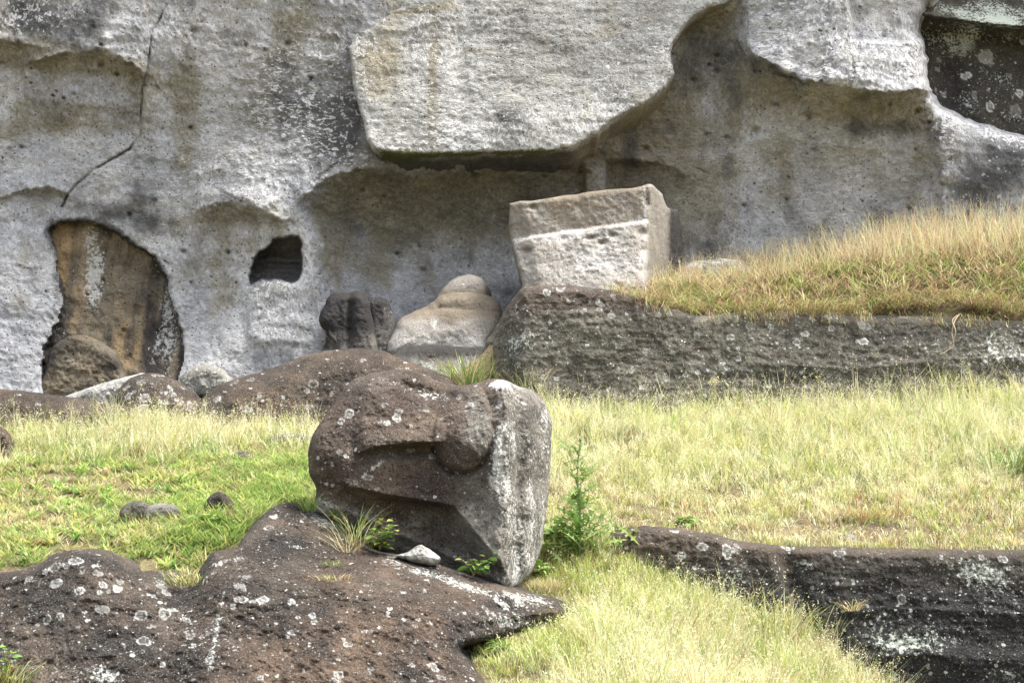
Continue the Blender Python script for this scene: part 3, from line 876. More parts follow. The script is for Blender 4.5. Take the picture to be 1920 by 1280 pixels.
M_STUMP = rock_mat('stump_stone', (.085, .078, .070), (.15, .14, .125), (.05, .046, .042), brown=(.14, .11, .085), dark=(.022, .021, .021), white=(.45, .45, .43), bump=.04, contrast=.6, grain=34, mott=6)
def stump_masks(u, v, P):
    n = fbm(P * np.array([3, 1, .5]), 1.5, 4, 3.)
    return dict(dark=.95 * sstep(640, 585, v) + .3 * n + .3, white=.8 * blob(u, v, 620, 632, 22, 10) + .25 * n * (v > 590) + .05, brown=.5 * blob(u, v, 668, 575, 16, 40) + .3 * (n > .1))
s1 = relief("rock_stump", [(598, 605), (600, 588), (610, 570), (616, 556), (632, 548), (652, 549), (668, 545), (684, 552), (693, 572), (699, 600), (706, 640), (704, 670), (634, 672), (630, 640), (612, 618)],
            lambda u, v, s: 25.6 - .002 * (v - 600) + .12 * blob(u, v, 655, 600, 6, 60) - .1 * blob(u, v, 675, 600, 14, 60), M_STUMP, step=2, R_edge=16, T_edge=.3, masks=stump_masks, rough=.06, seed=12, back=.9)
tag(s1, "black topped rock stump left of the pale bust, wider of the pair", "rock")
s2 = relief("rock_stump", [(690, 672), (690, 600), (686, 566), (702, 557), (722, 560), (733, 575), (741, 600), (738, 640), (728, 672)], lambda u, v, s: 25.9 - .002 * (v - 600), M_STUMP, step=2, R_edge=16, T_edge=.25,
            masks=lambda u, v, P: dict(dark=.8 * sstep(600, 560, v) + .3 + .4 * fbm(P * np.array([3, 1, .6]), 2, 3, 7.), white=.25), rough=.05, seed=13, back=.8)
tag(s2, "narrow grey rock stump between the black stump and the pale bust", "rock")
s3 = relief("flat_rock", [(730, 672), (765, 652), (800, 645), (840, 648), (872, 650), (908, 652), (915, 690), (890, 730), (800, 730), (760, 700)], lambda u, v, s: 24.7 - .006 * (v - 650), M_GREY, step=2.2, R_edge=16, T_edge=.25,
            masks=lambda u, v, P: dict(dark=.55 * sstep(690, 655, v) + .2, white=.4 * blob(u, v, 800, 690, 40, 12) + .15), rough=.06, seed=14, back=.8)
tag(s3, "flat dark grey rock below the pale bust, behind the grass tuft", "rock")
s4 = relief("pale_rock", [(1280, 510), (1290, 494), (1320, 488), (1352, 485), (1385, 489), (1405, 500), (1410, 525), (1280, 530)], lambda u, v, s: 26.2 + 0 * u, M_GREY, step=2.2, R_edge=14, T_edge=.2,
            masks=lambda u, v, P: dict(white=.6 + .5 * fbm(P, 2.5, 3, 1.), spot=.5 + 0 * u), rough=.05, seed=15, back=.6)
tag(s4, "low rock crusted with white lichen behind the grassy mound", "rock")

# ------------------------------------------------------------------ bedrock ledges
def led_depth(u, v, s):
    top = np.interp(u, [905, 985, 1150, 1260, 1300, 2100], [660, 537, 545, 580, 588, 605])
    y = 23.75 - .0022 * (v - top) - .10 * blob(u, v, 1100, 600, 120, 60) + .25 * sstep(985, 920, u) - ledge(u, v, [(1400, 680), (1600, 690), (1800, 672), (2000, 668)], .07, 25, 18)
    return y
def led_masks(u, v, P):
    n = fbm(P, 1.6, 4, 3.)
    return dict(brown=.8 * sstep(600, 560, v) * sstep(1350, 1200, u) + .25 + .5 * n, white=.14 + .25 * np.maximum(0, n) + .35 * blob(u, v, 1870, 660, 120, 40) + .3 * blob(u, v, 985, 640, 50, 25) + .3 * blob(u, v, 1530, 745, 40, 8),
                spot=.2 + .45 * blob(u, v, 1400, 640, 350, 60) + .2 * blob(u, v, 1050, 650, 120, 60), dark=.15 + .5 * np.maximum(0, fbm(P * np.array([.5, 1, 2]), 1.2, 4, 9.)) + .3 * blob(u, v, 1500, 700, 200, 25))
LED_R = [(1408, 610, 9), (1407, 640, 8), (1465, 634, 10), (1510, 626, 7), (1553, 593, 8), (1568, 598, 6), (1493, 642, 7), (1307, 629, 6), (1370, 632, 7), (1445, 612, 6), (1558, 614, 6), (1620, 640, 8), (1615, 608, 9),
         (1625, 612, 7), (1355, 580, 8), (1372, 578, 6), (1495, 592, 5), (1523, 599, 6), (1148, 592, 6), (1126, 570, 6), (1123, 580, 5), (1026, 548, 8), (1050, 543, 7), (1040, 540, 5), (1150, 555, 5), (1248, 708, 7), (1308, 698, 5),
         (1020, 708, 5), (1045, 710, 5), (1210, 660, 6), (1235, 590, 6), (1256, 588, 7), (1690, 595, 5), (1820, 598, 7), (1835, 601, 5), (1240, 742, 5), (1355, 682, 4), (1100, 648, 4)]
led = relief("rock_ledge", [(880, 720), (903, 665), (912, 640), (930, 612), (945, 585), (965, 556), (985, 537), (1040, 534), (1100, 537), (1150, 544), (1210, 558), (1260, 578), (1310, 590), (1400, 586), (1500, 586), (1600, 590),
                            (1700, 592), (1800, 596), (1920, 602), (2150, 608), (2480, 615), (2480, 840), (1000, 830), (900, 780)],
             led_depth, M_OLIVE, step=2.1, R_edge=15, T_edge=.32, masks=led_masks, rough=.075, rough_scale=1.8, back=.7, rings=LED_R, nrand=230, rand_r=(2, 4.2), seed=16, strata=.03, jitter=4,
             randmask=lambda a, b: .25 + .75 * math.exp(-((a - 1350) / 330.) ** 2))
tag(led, "long olive brown rock ledge dotted with white ring lichens under the grassy mound", "rock ledge")

def lw_depth(u, v, s):
    y = 17.55 - .0012 * (v - 1020)
    y = y - .22 * sstep(1470, 1440, u - (v - 1030) * .2) + .10 * blob(u, v, 1480, 1090, 30, 60)
    return y - ledge(u, v, [(1560, 1150), (1700, 1140), (1900, 1150), (2100, 1150)], .05, 25, 25) - ledge(u, v, [(1580, 1235), (1750, 1225), (1920, 1245), (2100, 1250)], .08, 30, 25)
def lw_masks(u, v, P):
    n = fbm(P, 1.8, 4, 3.)
    m = .3 * np.maximum(0, n) + .5 * blob(u, v, 1375, 1090, 45, 40) + .62 * blob(u, v, 1830, 1070, 70, 24, 8) + .38 * blob(u, v, 1700, 1190, 140, 40, 8) + .35 * blob(u, v, 1880, 1120, 60, 50) + .4 * blob(u, v, 1690, 1210, 60, 14) + .35 * blob(u, v, 1500, 1060, 40, 14) + .4 * blob(u, v, 1880, 1262, 60, 12)
    return dict(white=m, spot=.25 + .6 * sstep(1030, 1080, v), brown=.75 * sstep(1075, 1020, v) + .4 * blob(u, v, 1465, 1090, 25, 60), dark=.1 + .6 * sstep(1050, 1120, v))
lw = relief("rock_ledge", [(1120, 1080), (1135, 1010), (1165, 990), (1200, 986), (1245, 987), (1290, 992), (1350, 1003), (1420, 1018), (1480, 1023), (1560, 1024), (1700, 1028), (1920, 1032), (2150, 1036), (2480, 1042), (2480, 1470), (1500, 1460),
                           (1300, 1280), (1150, 1160)],
            lw_depth, M_BLACK, step=2.1, R_edge=17, T_edge=.34, masks=lw_masks, rough=.06, rough_scale=2., back=.5, seed=17, strata=.03, jitter=4,
            rings=[(1266, 995, 7), (1318, 1025, 9), (1277, 1040, 8), (1380, 1030, 8), (1363, 1032, 12), (1477, 1027, 14), (1573, 1037, 10), (1583, 1029, 6), (1264, 1078, 6), (1343, 1010, 4), (1765, 1043, 5), (1840, 1042, 6), (1880, 1048, 8), (1692, 1122, 9), (1380, 1022, 6)],
            nrand=90, rand_r=(2, 4))
tag(lw, "black rock ledge crusted with pale green lichen at the foot of the right slope", "rock ledge")

def bmask(spot=.2, white=.12, br=.3):
    def f(u, v, P):
        n = fbm(P, 1.8, 4, 13.)
        return dict(white=white + .3 * np.maximum(0, n), spot=spot + 0 * u, brown=br + .8 * n, dark=.15 + .5 * fbm(P, 2.3, 3, 4.))
    return f
r1 = relief("brown_rock", [(-420, 735), (-120, 727), (0, 729), (60, 734), (130, 744), (200, 752), (260, 764), (340, 776), (420, 792), (450, 812), (440, 850), (-420, 860)], lambda u, v, s: 22.6 - .004 * (v - 760), M_BROWN, step=2.2, R_edge=40, T_edge=.5,
            masks=bmask(.06, .05, .35), rough=.06, seed=18, back=.9, rings=[(72, 757, 5), (185, 755, 5), (35, 740, 4)])
tag(r1, "long smooth reddish brown rock bordering the left lawn", "rock")
r2 = relief("brown_rock", [(208, 770), (214, 745), (228, 722), (252, 705), (290, 699), (325, 710), (352, 726), (372, 742), (385, 765), (380, 800), (215, 795)], lambda u, v, s: 23.0 - .003 * (v - 740), M_BROWN, step=2.0, R_edge=45, T_edge=.6,
            masks=bmask(.45, .2, .3), rough=.05, seed=19, back=.9, nrand=45, rand_r=(3, 6.5), rings=[(290, 702, 8), (240, 740, 7), (270, 745, 9), (325, 738, 6), (310, 755, 5)])
tag(r2, "rounded brown boulder speckled with white lichen beside the pale crusted rock", "boulder")
r3 = relief("brown_rock", [(362, 775), (385, 742), (412, 722), (445, 708), (500, 694), (560, 670), (610, 657), (660, 653), (710, 656), (745, 668), (800, 690), (850, 715), (870, 780), (830, 840), (600, 850), (390, 825)],
            lambda u, v, s: 22.6 - .004 * (v - 740) + .2 * blob(u, v, 400, 780, 40, 50), M_BROWN, step=2.1, R_edge=50, T_edge=.7, masks=bmask(.3, .14, .3), rough=.07, rough_scale=2, seed=20, back=1.0, nrand=80, rand_r=(2.5, 6),
            rings=[(588, 720, 9), (408, 747, 8), (385, 757, 6), (440, 717, 9), (470, 712, 7), (622, 738, 5), (580, 762, 6), (680, 676, 6), (530, 745, 4)])
tag(r3, "long brown bedrock hump with ring lichens behind the fallen head", "rock")
r4 = relief("pale_rock", [(335, 715), (350, 694), (375, 685), (405, 687), (425, 700), (440, 722), (400, 745), (340, 740)], lambda u, v, s: 23.6 + 0 * u, M_GREY, step=2.0, R_edge=20, T_edge=.25,
            masks=lambda u, v, P: dict(white=.36 + .5 * fbm(P, 3, 3, 1.), spot=.7 + 0 * u, dark=.2 + .4 * fbm(P, 2, 3, 2.)), rough=.08, seed=21, back=.5)
tag(r4, "small rock crusted white with lichen between two brown humps", "rock")
r5 = relief("pale_rock", [(105, 752), (150, 732), (200, 716), (245, 704), (275, 700), (280, 720), (250, 760), (120, 765)], lambda u, v, s: 23.9 + 0 * u, M_SLAB, step=2.2, R_edge=14, T_edge=.2,
            masks=lambda u, v, P: dict(white=.3 + .5 * fbm(P, 3, 3, 1.), dark=.2 + 0 * u), rough=.08, seed=22, back=.5)
tag(r5, "pale grey sloping rock at the foot of the ochre niche", "rock")

# ------------------------------------------------------------------ foreground bedrock
t_fg = TPS([(-150, 1080, 14.2), (-150, 1400, 11.2), (0, 1080, 14.2), (0, 1150, 13.4), (0, 1280, 12.2), (0, 1400, 11.2), (170, 1040, 14.35), (170, 1080, 13.8), (100, 1105, 13.7), (240, 1095, 14.15), (300, 1090, 14.6), (335, 1090, 14.9),
            (345, 1115, 14.5), (300, 1135, 13.9), (350, 1180, 13.3), (440, 1045, 14.8), (415, 1100, 14.1), (440, 1180, 13.2), (420, 1280, 12.2), (520, 962, 16.0), (560, 958, 16.2), (500, 1010, 15.3), (600, 985, 16.1),
            (620, 1040, 15.6), (560, 1060, 15.0), (600, 1078, 14.75), (645, 1082, 14.7), (560, 1100, 14.2), (640, 1105, 14.15), (600, 1180, 13.3), (600, 1280, 12.35), (760, 1060, 15.3), (760, 1112, 14.35), (850, 1085, 15.4),
            (850, 1130, 14.5), (940, 1115, 15.4), (900, 1180, 14.55), (1040, 1142, 15.6), (980, 1170, 15.3), (780, 1200, 13.5), (840, 1250, 13.3), (760, 1300, 12.5), (700, 1400, 11.6), (300, 1400, 11.2), (200, 1200, 12.9), (900, 1400, 11.8)], 1e-3)
def fgY(u, v):
    y = t_fg(u, v) - 14.3
    return 14.3 + np.where(y < 0, .52, .8) * y
def fg_masks(u, v, P):
    n = fbm(P, 1.3, 4, 3.)
    w = .06 + .25 * np.maximum(0, n) + .55 * blob(u, v, 600, 975, 40, 14, 20) + .4 * blob(u, v, 160, 1265, 90, 26) + .6 * blob(u, v, 830, 1085, 100, 10, 18) + .55 * blob(u, v, 985, 1120, 50, 10, 12) + .3 * blob(u, v, 400, 1200, 40, 50, -60) + .35 * blob(u, v, 940, 1165, 50, 22)
    lw_ = np.exp(-(line_dist(np.array([(450, 1030), (430, 1070), (415, 1130), (405, 1180), (398, 1230), (392, 1285)], float), u, v) / 5.) ** 2)
    return dict(white=w + .5 * lw_ * (.5 + n), spot=.42 + .45 * blob(u, v, 150, 1260, 150, 45) + .4 * blob(u, v, 390, 1180, 60, 80), brown=.25 + .8 * blob(u, v, 700, 1140, 200, 60) * (.6 + n) + .55 * blob(u, v, 620, 1240, 140, 60) + .5 * fbm(P, 1., 3, 40.),
                dark=.22 + .9 * fbm(P, 1.7, 4, 23.) + .35 * blob(u, v, 250, 1190, 200, 50) + .35 * blob(u, v, 520, 1020, 60, 50) + .4 * blob(u, v, 960, 1190, 60, 14))  # last term paints the shaded hollow under the right tip
FG_R = [(104, 1095, 12), (148, 1104, 10), (142, 1050, 12), (126, 1058, 8), (102, 1060, 11), (85, 1070, 7), (155, 1072, 6), (178, 1061, 6), (185, 1075, 8), (193, 1097, 8), (220, 1103, 11), (193, 1140, 12), (187, 1111, 5), (265, 1152, 12),
        (305, 1098, 11), (313, 1113, 10), (300, 1090, 9), (308, 1150, 14), (322, 1142, 8), (268, 1201, 12), (225, 1090, 7), (88, 1160, 9), (113, 1155, 7), (55, 1085, 7), (410, 1057, 7), (420, 1050, 6), (448, 1047, 8), (451, 1098, 10), (442, 1095, 6),
        (462, 1080, 7), (450, 1122, 10), (474, 1127, 6), (492, 1124, 13), (547, 1128, 7), (550, 1184, 8), (584, 1155, 8), (588, 1164, 6), (357, 1190, 9), (360, 1210, 6), (392, 1232, 8), (304, 1245, 6), (556, 1025, 7), (513, 968, 9), (506, 989, 8), (652, 1207, 8),
        (685, 1183, 6), (687, 1096, 5), (755, 1108, 7), (730, 1140, 6), (813, 1248, 12), (773, 1246, 5), (825, 1268, 7), (635, 1265, 9), (627, 1276, 8), (695, 1255, 6), (488, 1268, 6), (386, 1080, 5), (910, 1140, 9), (946, 1134, 10), (975, 1128, 10),
        (893, 1147, 6), (1005, 1135, 6), (930, 1125, 7), (775, 1275, 5), (350, 1160, 7), (437, 1137, 6), (345, 1158, 6), (694, 1182, 4), (540, 1192, 4), (395, 1250, 6)]
fg = relief("bedrock", [(-430, 1082), (-150, 1075), (0, 1072), (60, 1062), (88, 1046), (115, 1034), (150, 1030), (190, 1034), (222, 1050), (240, 1066), (285, 1070), (330, 1074), (345, 1098), (362, 1088), (378, 1062), (396, 1036), (420, 1030), (440, 1028),
                        (455, 1008), (475, 982), (500, 960), (525, 944), (565, 946), (590, 960), (630, 968), (660, 1000), (700, 1030), (752, 1040), (820, 1056), (870, 1072), (930, 1092), (990, 1108), (1040, 1120), (1060, 1132), (1066, 1150), (1052, 1164), (1005, 1178), (940, 1194),
                        (900, 1204), (872, 1210), (866, 1222), (882, 1238), (900, 1262), (925, 1290), (930, 1420), (-430, 1420)],
            lambda u, v, s: fgY(u, v) - ledge(u, v, [(870, 1170), (940, 1158), (1010, 1150), (1060, 1145)], .12, 18, 8), M_BROWN, step=2.0, R_edge=22, T_edge=.35, masks=fg_masks, rough=.10, rough_scale=1.8, back=1.2, shrink=.95, rings=FG_R, nrand=300, rand_r=(1.0, 4.4), seed=23, jitter=3.5)
tag(fg, "broad reddish brown bedrock outcrop with white ring lichens in front", "rock outcrop")

# ------------------------------------------------------------------ the fallen statue head
t_head = TPS([(600, 800, .45), (592, 880, .5), (600, 940, .55), (650, 740, .5), (700, 710, .5), (750, 705, .55), (830, 725, .78), (900, 722, 1.08), (937, 716, 1.25), (650, 830, .75), (720, 800, .92), (800, 800, 1.02), (880, 800, 1.28),
              (940, 800, 1.5), (938, 900, 1.56), (942, 1000, 1.52), (946, 1095, 1.42), (720, 880, .98), (800, 890, 1.12), (870, 900, 1.32), (650, 900, .82), (640, 975, .6), (700, 965, .72), (760, 990, .78), (820, 1005, .9), (880, 1000, 1.2),
              (700, 1020, .62), (760, 1040, .68), (850, 1075, .85), (905, 1085, 1.1), (920, 960, 1.42)], 1e-3)
def head_depth(u, v, s):
    uc = np.interp(v, [700, 715, 760, 850, 900, 960, 1030, 1100], [934, 936, 943, 940, 934, 944, 941, 949])
    uu = uc - np.log1p(np.exp(np.clip((uc - u) / 3., -40, 40))) * 3.
    uu = np.where(u > uc + 60, uc, np.minimum(uc, uc - np.log1p(np.exp(np.clip((uc - u) / 3., -40, 40))) * 3.))
    h = t_head(uu, v) - .0105 * np.log1p(np.exp(np.clip((u - uc) / 3., -40, 40))) * 3.
    left = sstep(4, -4, u - uc)
    # brow band hanging over the eye recess
    h = h + ledge(u, v, [(672, 848), (700, 838), (730, 833), (775, 830), (826, 828)], .20, 60, 5, 14) - .10 * blob(u, v, 760, 846, 70, 13) * (v > 828)
    # lower plate ending in a sharp ridge, hollow underneath, then the pale lower band that slants to the tip
    h = h + left * ledge(u, v, [(640, 902), (660, 911), (720, 925), (790, 936), (850, 946)], .17, 42, 7, 16)
    Lb = np.interp(u, [580, 640, 700, 760, 820, 880, 945], [925, 944, 970, 998, 1022, 1054, 1086])
    rg_ = np.interp(u, [640, 720, 790, 850, 945], [902, 925, 936, 946, 1062])
    mid = sstep(0, 8, v - rg_) * sstep(6, -10, v - Lb)
    h = h - left * .07 * mid * sstep(640, 690, u) * sstep(930, 880, u)
    h = h + left * .05 * np.exp(-((v - Lb - 8) / 9.) ** 2)
    # facet that runs down to the tip
    d = (u - 850) * .77 - (v - 946) * .64          # distance to the right of the line (850,946)-(945,1060)
    h = h + left * sstep(925, 955, v) * .20 * np.exp(-np.abs(d) / 24.) * sstep(1085, 1040, v)
    # rounded nose
    x, y = u - 868, v - 812
    a = R(-6)
    X, Y_ = x * math.cos(a) - y * math.sin(a), x * math.sin(a) + y * math.cos(a)
    r2 = (X / 55) ** 2 + (Y_ / 74) ** 2
    Yd = np.where(Y_ < 0, Y_ * .72, Y_)
    r2 = (X / 55) ** 2 + (Yd / 72) ** 2
    h = h + .21 * np.clip(1 - r2 ** 1.2, 0, 1) ** .55 * left * (1 - .45 * sstep(10, -75, Y_)) - .08 * np.exp(-((np.sqrt(r2) - 1.06) / .08) ** 2) * left * sstep(5, 40, y)
    # small dent between the brows on the top
    h = h - .12 * blob(u, v, 800, 735, 60, 14, 12) + .08 * blob(u, v, 710, 745, 60, 25)
    # cheek bulge at the left
    h = h + .10 * blob(u, v, 625, 860, 40, 45)
    # furrows on the broken right face
    h = h + (1 - left) * .05 * np.sin((u - uc) * .16 + .8 * np.sin(v * .02))
    return 17.0 - h
def head_masks(u, v, P):
    n = fbm(P, 2.2, 4, 3.)
    side = sstep(915, 965, u + 22 * n)  # right face: sunlit tone painted in with its lichen, brightest low down
    lowr = sstep(-4, 16, v - np.interp(u, [580, 640, 700, 760, 820, 880, 945], [925, 944, 970, 998, 1022, 1054, 1086]) + 14 * n)
    w = .08 + .85 * blob(u, v, 938, 722, 22, 10) + .7 * blob(u, v, 935, 850, 18, 40) + .5 * blob(u, v, 928, 905, 18, 24) + .3 * blob(u, v, 790, 735, 90, 12, 15) + side * (.22 + .30 * sstep(880, 1000, v) * sstep(1035, 985, u + 20 * n) + .5 * fbm(P * np.array([1.5, 1.5, .4]), 3, 3, 5.)) \
        + .45 * blob(u, v, 605, 950, 30, 14) + .5 * blob(u, v, 690, 885, 40, 5, -35) + .15 * lowr
    d = .1 + .4 * np.maximum(0, n) + .3 * side * blob(u, v, 1000, 800, 40, 70) + .3 * blob(u, v, 930, 1060, 60, 20)
    return dict(white=w, dark=d, brown=np.clip(.15 + .3 * n, 0, .5) * (1 - lowr) * (1 - side) + .9 * lowr + .4 * sstep(930, 1000, v) * (1 - lowr) + .75 * side + .7 * blob(u, v, 895, 800, 25, 50) + 1.0 * blob(u, v, 918, 970, 42, 75), moss=.25 * blob(u, v, 905, 790, 18, 40), spot=.28 + 0 * u)
M_HEAD = rock_mat("fallen_head_stone", (.050, .036, .028), (.098, .072, .052), (.028, .023, .020), brown=(.155, .146, .126), dark=(.022, .019, .018), white=(.54, .54, .51), bump=.05, contrast=.8, grain=40, mott=6, spot=12., blotch=1.3, dotp=.7, fleck=.55)
head = relief("fallen_statue_head", [(603, 790), (622, 758), (655, 718), (690, 702), (725, 694), (760, 692), (795, 702), (830, 718), (868, 723), (905, 714), (936, 710), (968, 722), (1003, 735), (1022, 755), (1034, 790), (1033, 845), (1031, 900),
                                     (1024, 960), (1016, 1020), (1002, 1062), (978, 1090), (950, 1106), (915, 1100), (870, 1090), (820, 1075), (760, 1055), (700, 1030), (640, 1000), (605, 975), (588, 950), (592, 915), (580, 885), (578, 850), (588, 812)],
              head_depth, M_HEAD, step=1.9, R_edge=24, T_edge=.28, masks=head_masks, rough=.06, rough_scale=2.6, back=1.3, shrink=.7, nback=6, seed=25, jitter=3,
              rings=[(664, 911, 7), (690, 895, 7), (635, 848, 6), (725, 792, 7), (712, 790, 5), (745, 785, 9), (748, 772, 7), (655, 775, 9), (640, 790, 7), (722, 760, 6), (810, 855, 8), (770, 843, 6), (790, 740, 6), (880, 758, 8), (936, 758, 7), (706, 916, 4), (800, 770, 5), (860, 745, 6), (920, 905, 7), (650, 855, 4)],
              nrand=90, rand_r=(1.6, 4))
tag(head, "huge fallen stone statue head lying on its side with a rounded nose", "statue")

def stone(name, poly, Y, mat, label, seed, masks=None, T=.12, cat="stone", **kw):
    pp_ = np.array(poly, float)
    if Y is None:
        c_ = np.array([pp_[:, 0].mean(), pp_[:, 1].max()])
        poly = [tuple(q) for q in c_ + (pp_ - c_) * 1.22]
    if Y is None:
        Y = hit(pp_[:, 0].mean(), pp_[:, 1].max() - 6) + .02
    o = relief(name, poly, lambda u, v, s: Y - .0006 * (v - poly[0][1]), mat, step=1.8, R_edge=14, T_edge=T, masks=masks or bmask(.2, .1, .3), rough=.04, rough_scale=5, seed=seed, back=.25, jitter=2, nback=3, shrink=.8, **kw)
    return tag(o, label, cat)
pal = lambda u, v, P: dict(white=.45 + .5 * fbm(P, 5, 3, 1.), spot=.4 + 0 * u, moss=.2 + .3 * fbm(P, 4, 3, 9.))
stone("wedge_stone", [(740, 1042), (762, 1035), (785, 1021), (800, 1027), (822, 1040), (826, 1050), (812, 1060), (780, 1056), (760, 1048)], float(fgY(785, 1062)) + .02, M_GREY, "small angular grey green stone wedged under the fallen head", 31, pal)
stone("stone", [(229, 972), (234, 958), (248, 949), (264, 948), (274, 956), (276, 972), (262, 978), (258, 990), (236, 992)], None, M_OLIVE, "small arched brown stone on the left lawn, left of a touching pair", 32)
stone("stone", [(271, 970), (280, 956), (302, 951), (322, 955), (330, 968), (324, 984), (300, 990), (278, 986)], None, M_GREY, "flat grey stone on the left lawn, right of a touching pair", 33, lambda u, v, P: dict(dark=.4 + .5 * fbm(P, 3, 3, 1.), white=.15))
stone("stone", [(386, 965), (390, 947), (400, 935), (412, 931), (428, 942), (432, 958), (424, 972), (400, 976)], None, M_BROWN, "lone upright brown stone among green weeds on the left lawn", 34)
stone("stone", [(-30, 870), (-20, 820), (2, 812), (14, 826), (18, 845), (12, 868)], None, M_BROWN, "brown stone cut off by the left picture edge on the lawn", 35, T=.2)
stone("stone", [(505, 835), (515, 822), (545, 818), (580, 822), (592, 834), (560, 840), (520, 842)], None, M_GREY, "flat half buried stone beside the fallen head on the lawn", 36, lambda u, v, P: dict(dark=.4 + .5 * fbm(P, 3, 3, 1.), brown=.5 + 0 * u))
stone("stone", [(436, 862), (445, 852), (462, 850), (476, 858), (478, 868), (450, 870)], None, M_GREY, "small half buried stone in the middle of the left lawn", 37, lambda u, v, P: dict(dark=.4 + .5 * fbm(P, 3, 3, 1.), brown=.5 + 0 * u))
stone("stone", [(1578, 1018), (1582, 1008), (1592, 1004), (1602, 1010), (1604, 1022), (1590, 1026)], None, M_GREY, "small grey stone lying on top of the lower right ledge", 38)
stone("stone", [(1885, 1034), (1895, 1026), (1912, 1024), (1935, 1028), (1940, 1038), (1900, 1040)], None, M_BLACK, "dark flat stone at the right end of the lower ledge", 39)
#PLANTS
# ------------------------------------------------------------------ grass and weeds
def blades(root, h, w, yaw, lean, bend, col, tipcol=None, nseg=2):
    """numpy blades: root (n,3), height, width, facing, lean (outward offset / height) and bend; returns verts, faces, tints"""
    n = len(root)
    dirx, diry = np.cos(yaw), np.sin(yaw)
    sx, sy = -diry, dirx
    lv = []
    for k in range(nseg + 1):
        f = k / nseg
        off = h * (lean * f + bend * f * f)
        zz = h * (f - .35 * bend * f * f)
        c = root + np.stack([dirx * off, diry * off, zz], -1)
        if k < nseg:
            hw = w * .5 * (1 - .45 * f)
            lv.append(c + np.stack([sx * hw, sy * hw, 0 * hw], -1))
            lv.append(c - np.stack([sx * hw, sy * hw, 0 * hw], -1))
        else:
            lv.append(c)
    V = np.stack(lv, 1).reshape(-1, 3)
    m = 2 * nseg + 1
    b = np.arange(n)[:, None] * m
    Q = [np.concatenate([b + 2 * k, b + 2 * k + 1, b + 2 * k + 3, b + 2 * k + 2], 1) for k in range(nseg - 1)]
    Tt = np.concatenate([b + 2 * nseg - 2, b + 2 * nseg - 1, b + 2 * nseg], 1)
    tip = col if tipcol is None else tipcol
    C = np.stack([col * (1 - k / nseg) + tip * (k / nseg) for k in range(nseg) for _ in (0, 1)] + [tip], 1).reshape(-1, 3)
    return V, (np.concatenate(Q) if Q else np.zeros((0, 4), int)), Tt, C

def seeds(pos, size, col):
    """tiny triangular spikelets"""
    n = len(pos)
    d = rng.normal(size=(n, 3, 3)) * size[:, None, None] * .6
    V = (pos[:, None, :] + d).reshape(-1, 3)
    return V, np.arange(3 * n).reshape(n, 3), np.repeat(col, 3, 0)

class Bag:
    def __init__(self):
        self.V, self.Q, self.T, self.C, self.n = [], [], [], [], 0
    def add(self, V, Q, T, C):
        self.V.append(V); self.C.append(C)
        if len(Q): self.Q.append(Q + self.n)
        if len(T): self.T.append(T + self.n)
        self.n += len(V)
    def obj(self, name, mat, origin=None, parent=None):
        return mesh_obj(name, np.concatenate(self.V), [np.concatenate(x) for x in (self.Q, self.T) if x], mat, {'tint': np.concatenate(self.C)}, parent, origin, smooth=False)

STRAW = np.array([.60, .56, .33]); PALE = np.array([.72, .71, .46]); YGREEN = np.array([.43, .46, .15]); GREEN = np.array([.21, .28, .08]); LUSH = np.array([.15, .24, .065])
TAN = np.array([.42, .30, .17]); RUST = np.array([.30, .15, .085]); DEAD = np.array([.22, .16, .10])

def tint(n, cols, probs, jit=.16):
    k = rng.choice(len(cols), n, p=np.array(probs) / np.sum(probs))
    c = np.array(cols)[k]
    return np.clip(c * (1 + jit * rng.normal(size=(n, 1))) * (1 + .05 * rng.normal(size=(n, 3))), .01, .8)

def mixt(n, wts, cols, jit=.16):
    """per blade weights (n,k) -> pick a colour each"""
    wts = np.maximum(wts, 1e-6)
    c = np.cumsum(wts / wts.sum(1, keepdims=True), 1)
    k = (rng.uniform(size=(n, 1)) > c).sum(1).clip(0, len(cols) - 1)
    return np.clip(np.array(cols)[k] * (1 + jit * rng.normal(size=(n, 1))) * (1 + .05 * rng.normal(size=(n, 3))), .01, .8), k

def scatter(n, x0, x1, y0, y1):
    x = rng.uniform(x0, x1, n)
    y = rng.uniform(y0, y1, n)
    z = ground_z(x, y)
    P = np.stack([x, y, z], -1)
    u, v = proj(P)
    ok = (u > -330) & (u < 2260) & (v < 1340) & (v > 200)
    ok &= ((u > -60) & (u < 1980)) | (rng.uniform(size=n) < .5)      # thinner beyond the picture's edges
    return P[ok], u[ok], v[ok]

def clump(P, scale, seed):
    q = P.copy(); q[:, 2] = 0
    return fbm(q, scale, 3, seed)

def panicles(root, h, yaw, lean, bend, k, spread, size, col):
    """airy seed heads on the upper third of stalks"""
    n = len(root)
    f = rng.uniform(.68, 1.02, (n, k))
    off = h[:, None] * (lean[:, None] * f + bend[:, None] * f * f)
    p = root[:, None, :] + np.stack([np.cos(yaw)[:, None] * off, np.sin(yaw)[:, None] * off, h[:, None] * (f - .35 * bend[:, None] * f * f)], -1)
    p = p + rng.normal(size=(n, k, 3)) * (spread * (1.05 - f) / .35)[..., None] * np.array([1, 1, .5])
    return seeds(p.reshape(-1, 3), np.repeat(size, k), np.repeat(col, k, 0))

def tuftify(P, per, spread, jit=.45):
    """repeat tuft centres into blade roots: roots, centre index, outward yaw"""
    n = len(P)
    k = np.repeat(np.arange(n), per)
    off = rng.normal(size=(n * per, 2)) * spread * np.repeat(rng.uniform(.5, 1.5, n), per)[:, None]
    Q = P[k].copy()
    Q[:, :2] += off
    Q[:, 2] = ground_z(Q[:, 0], Q[:, 1])
    return Q, k, np.arctan2(off[:, 1], off[:, 0]) + rng.normal(size=n * per) * jit

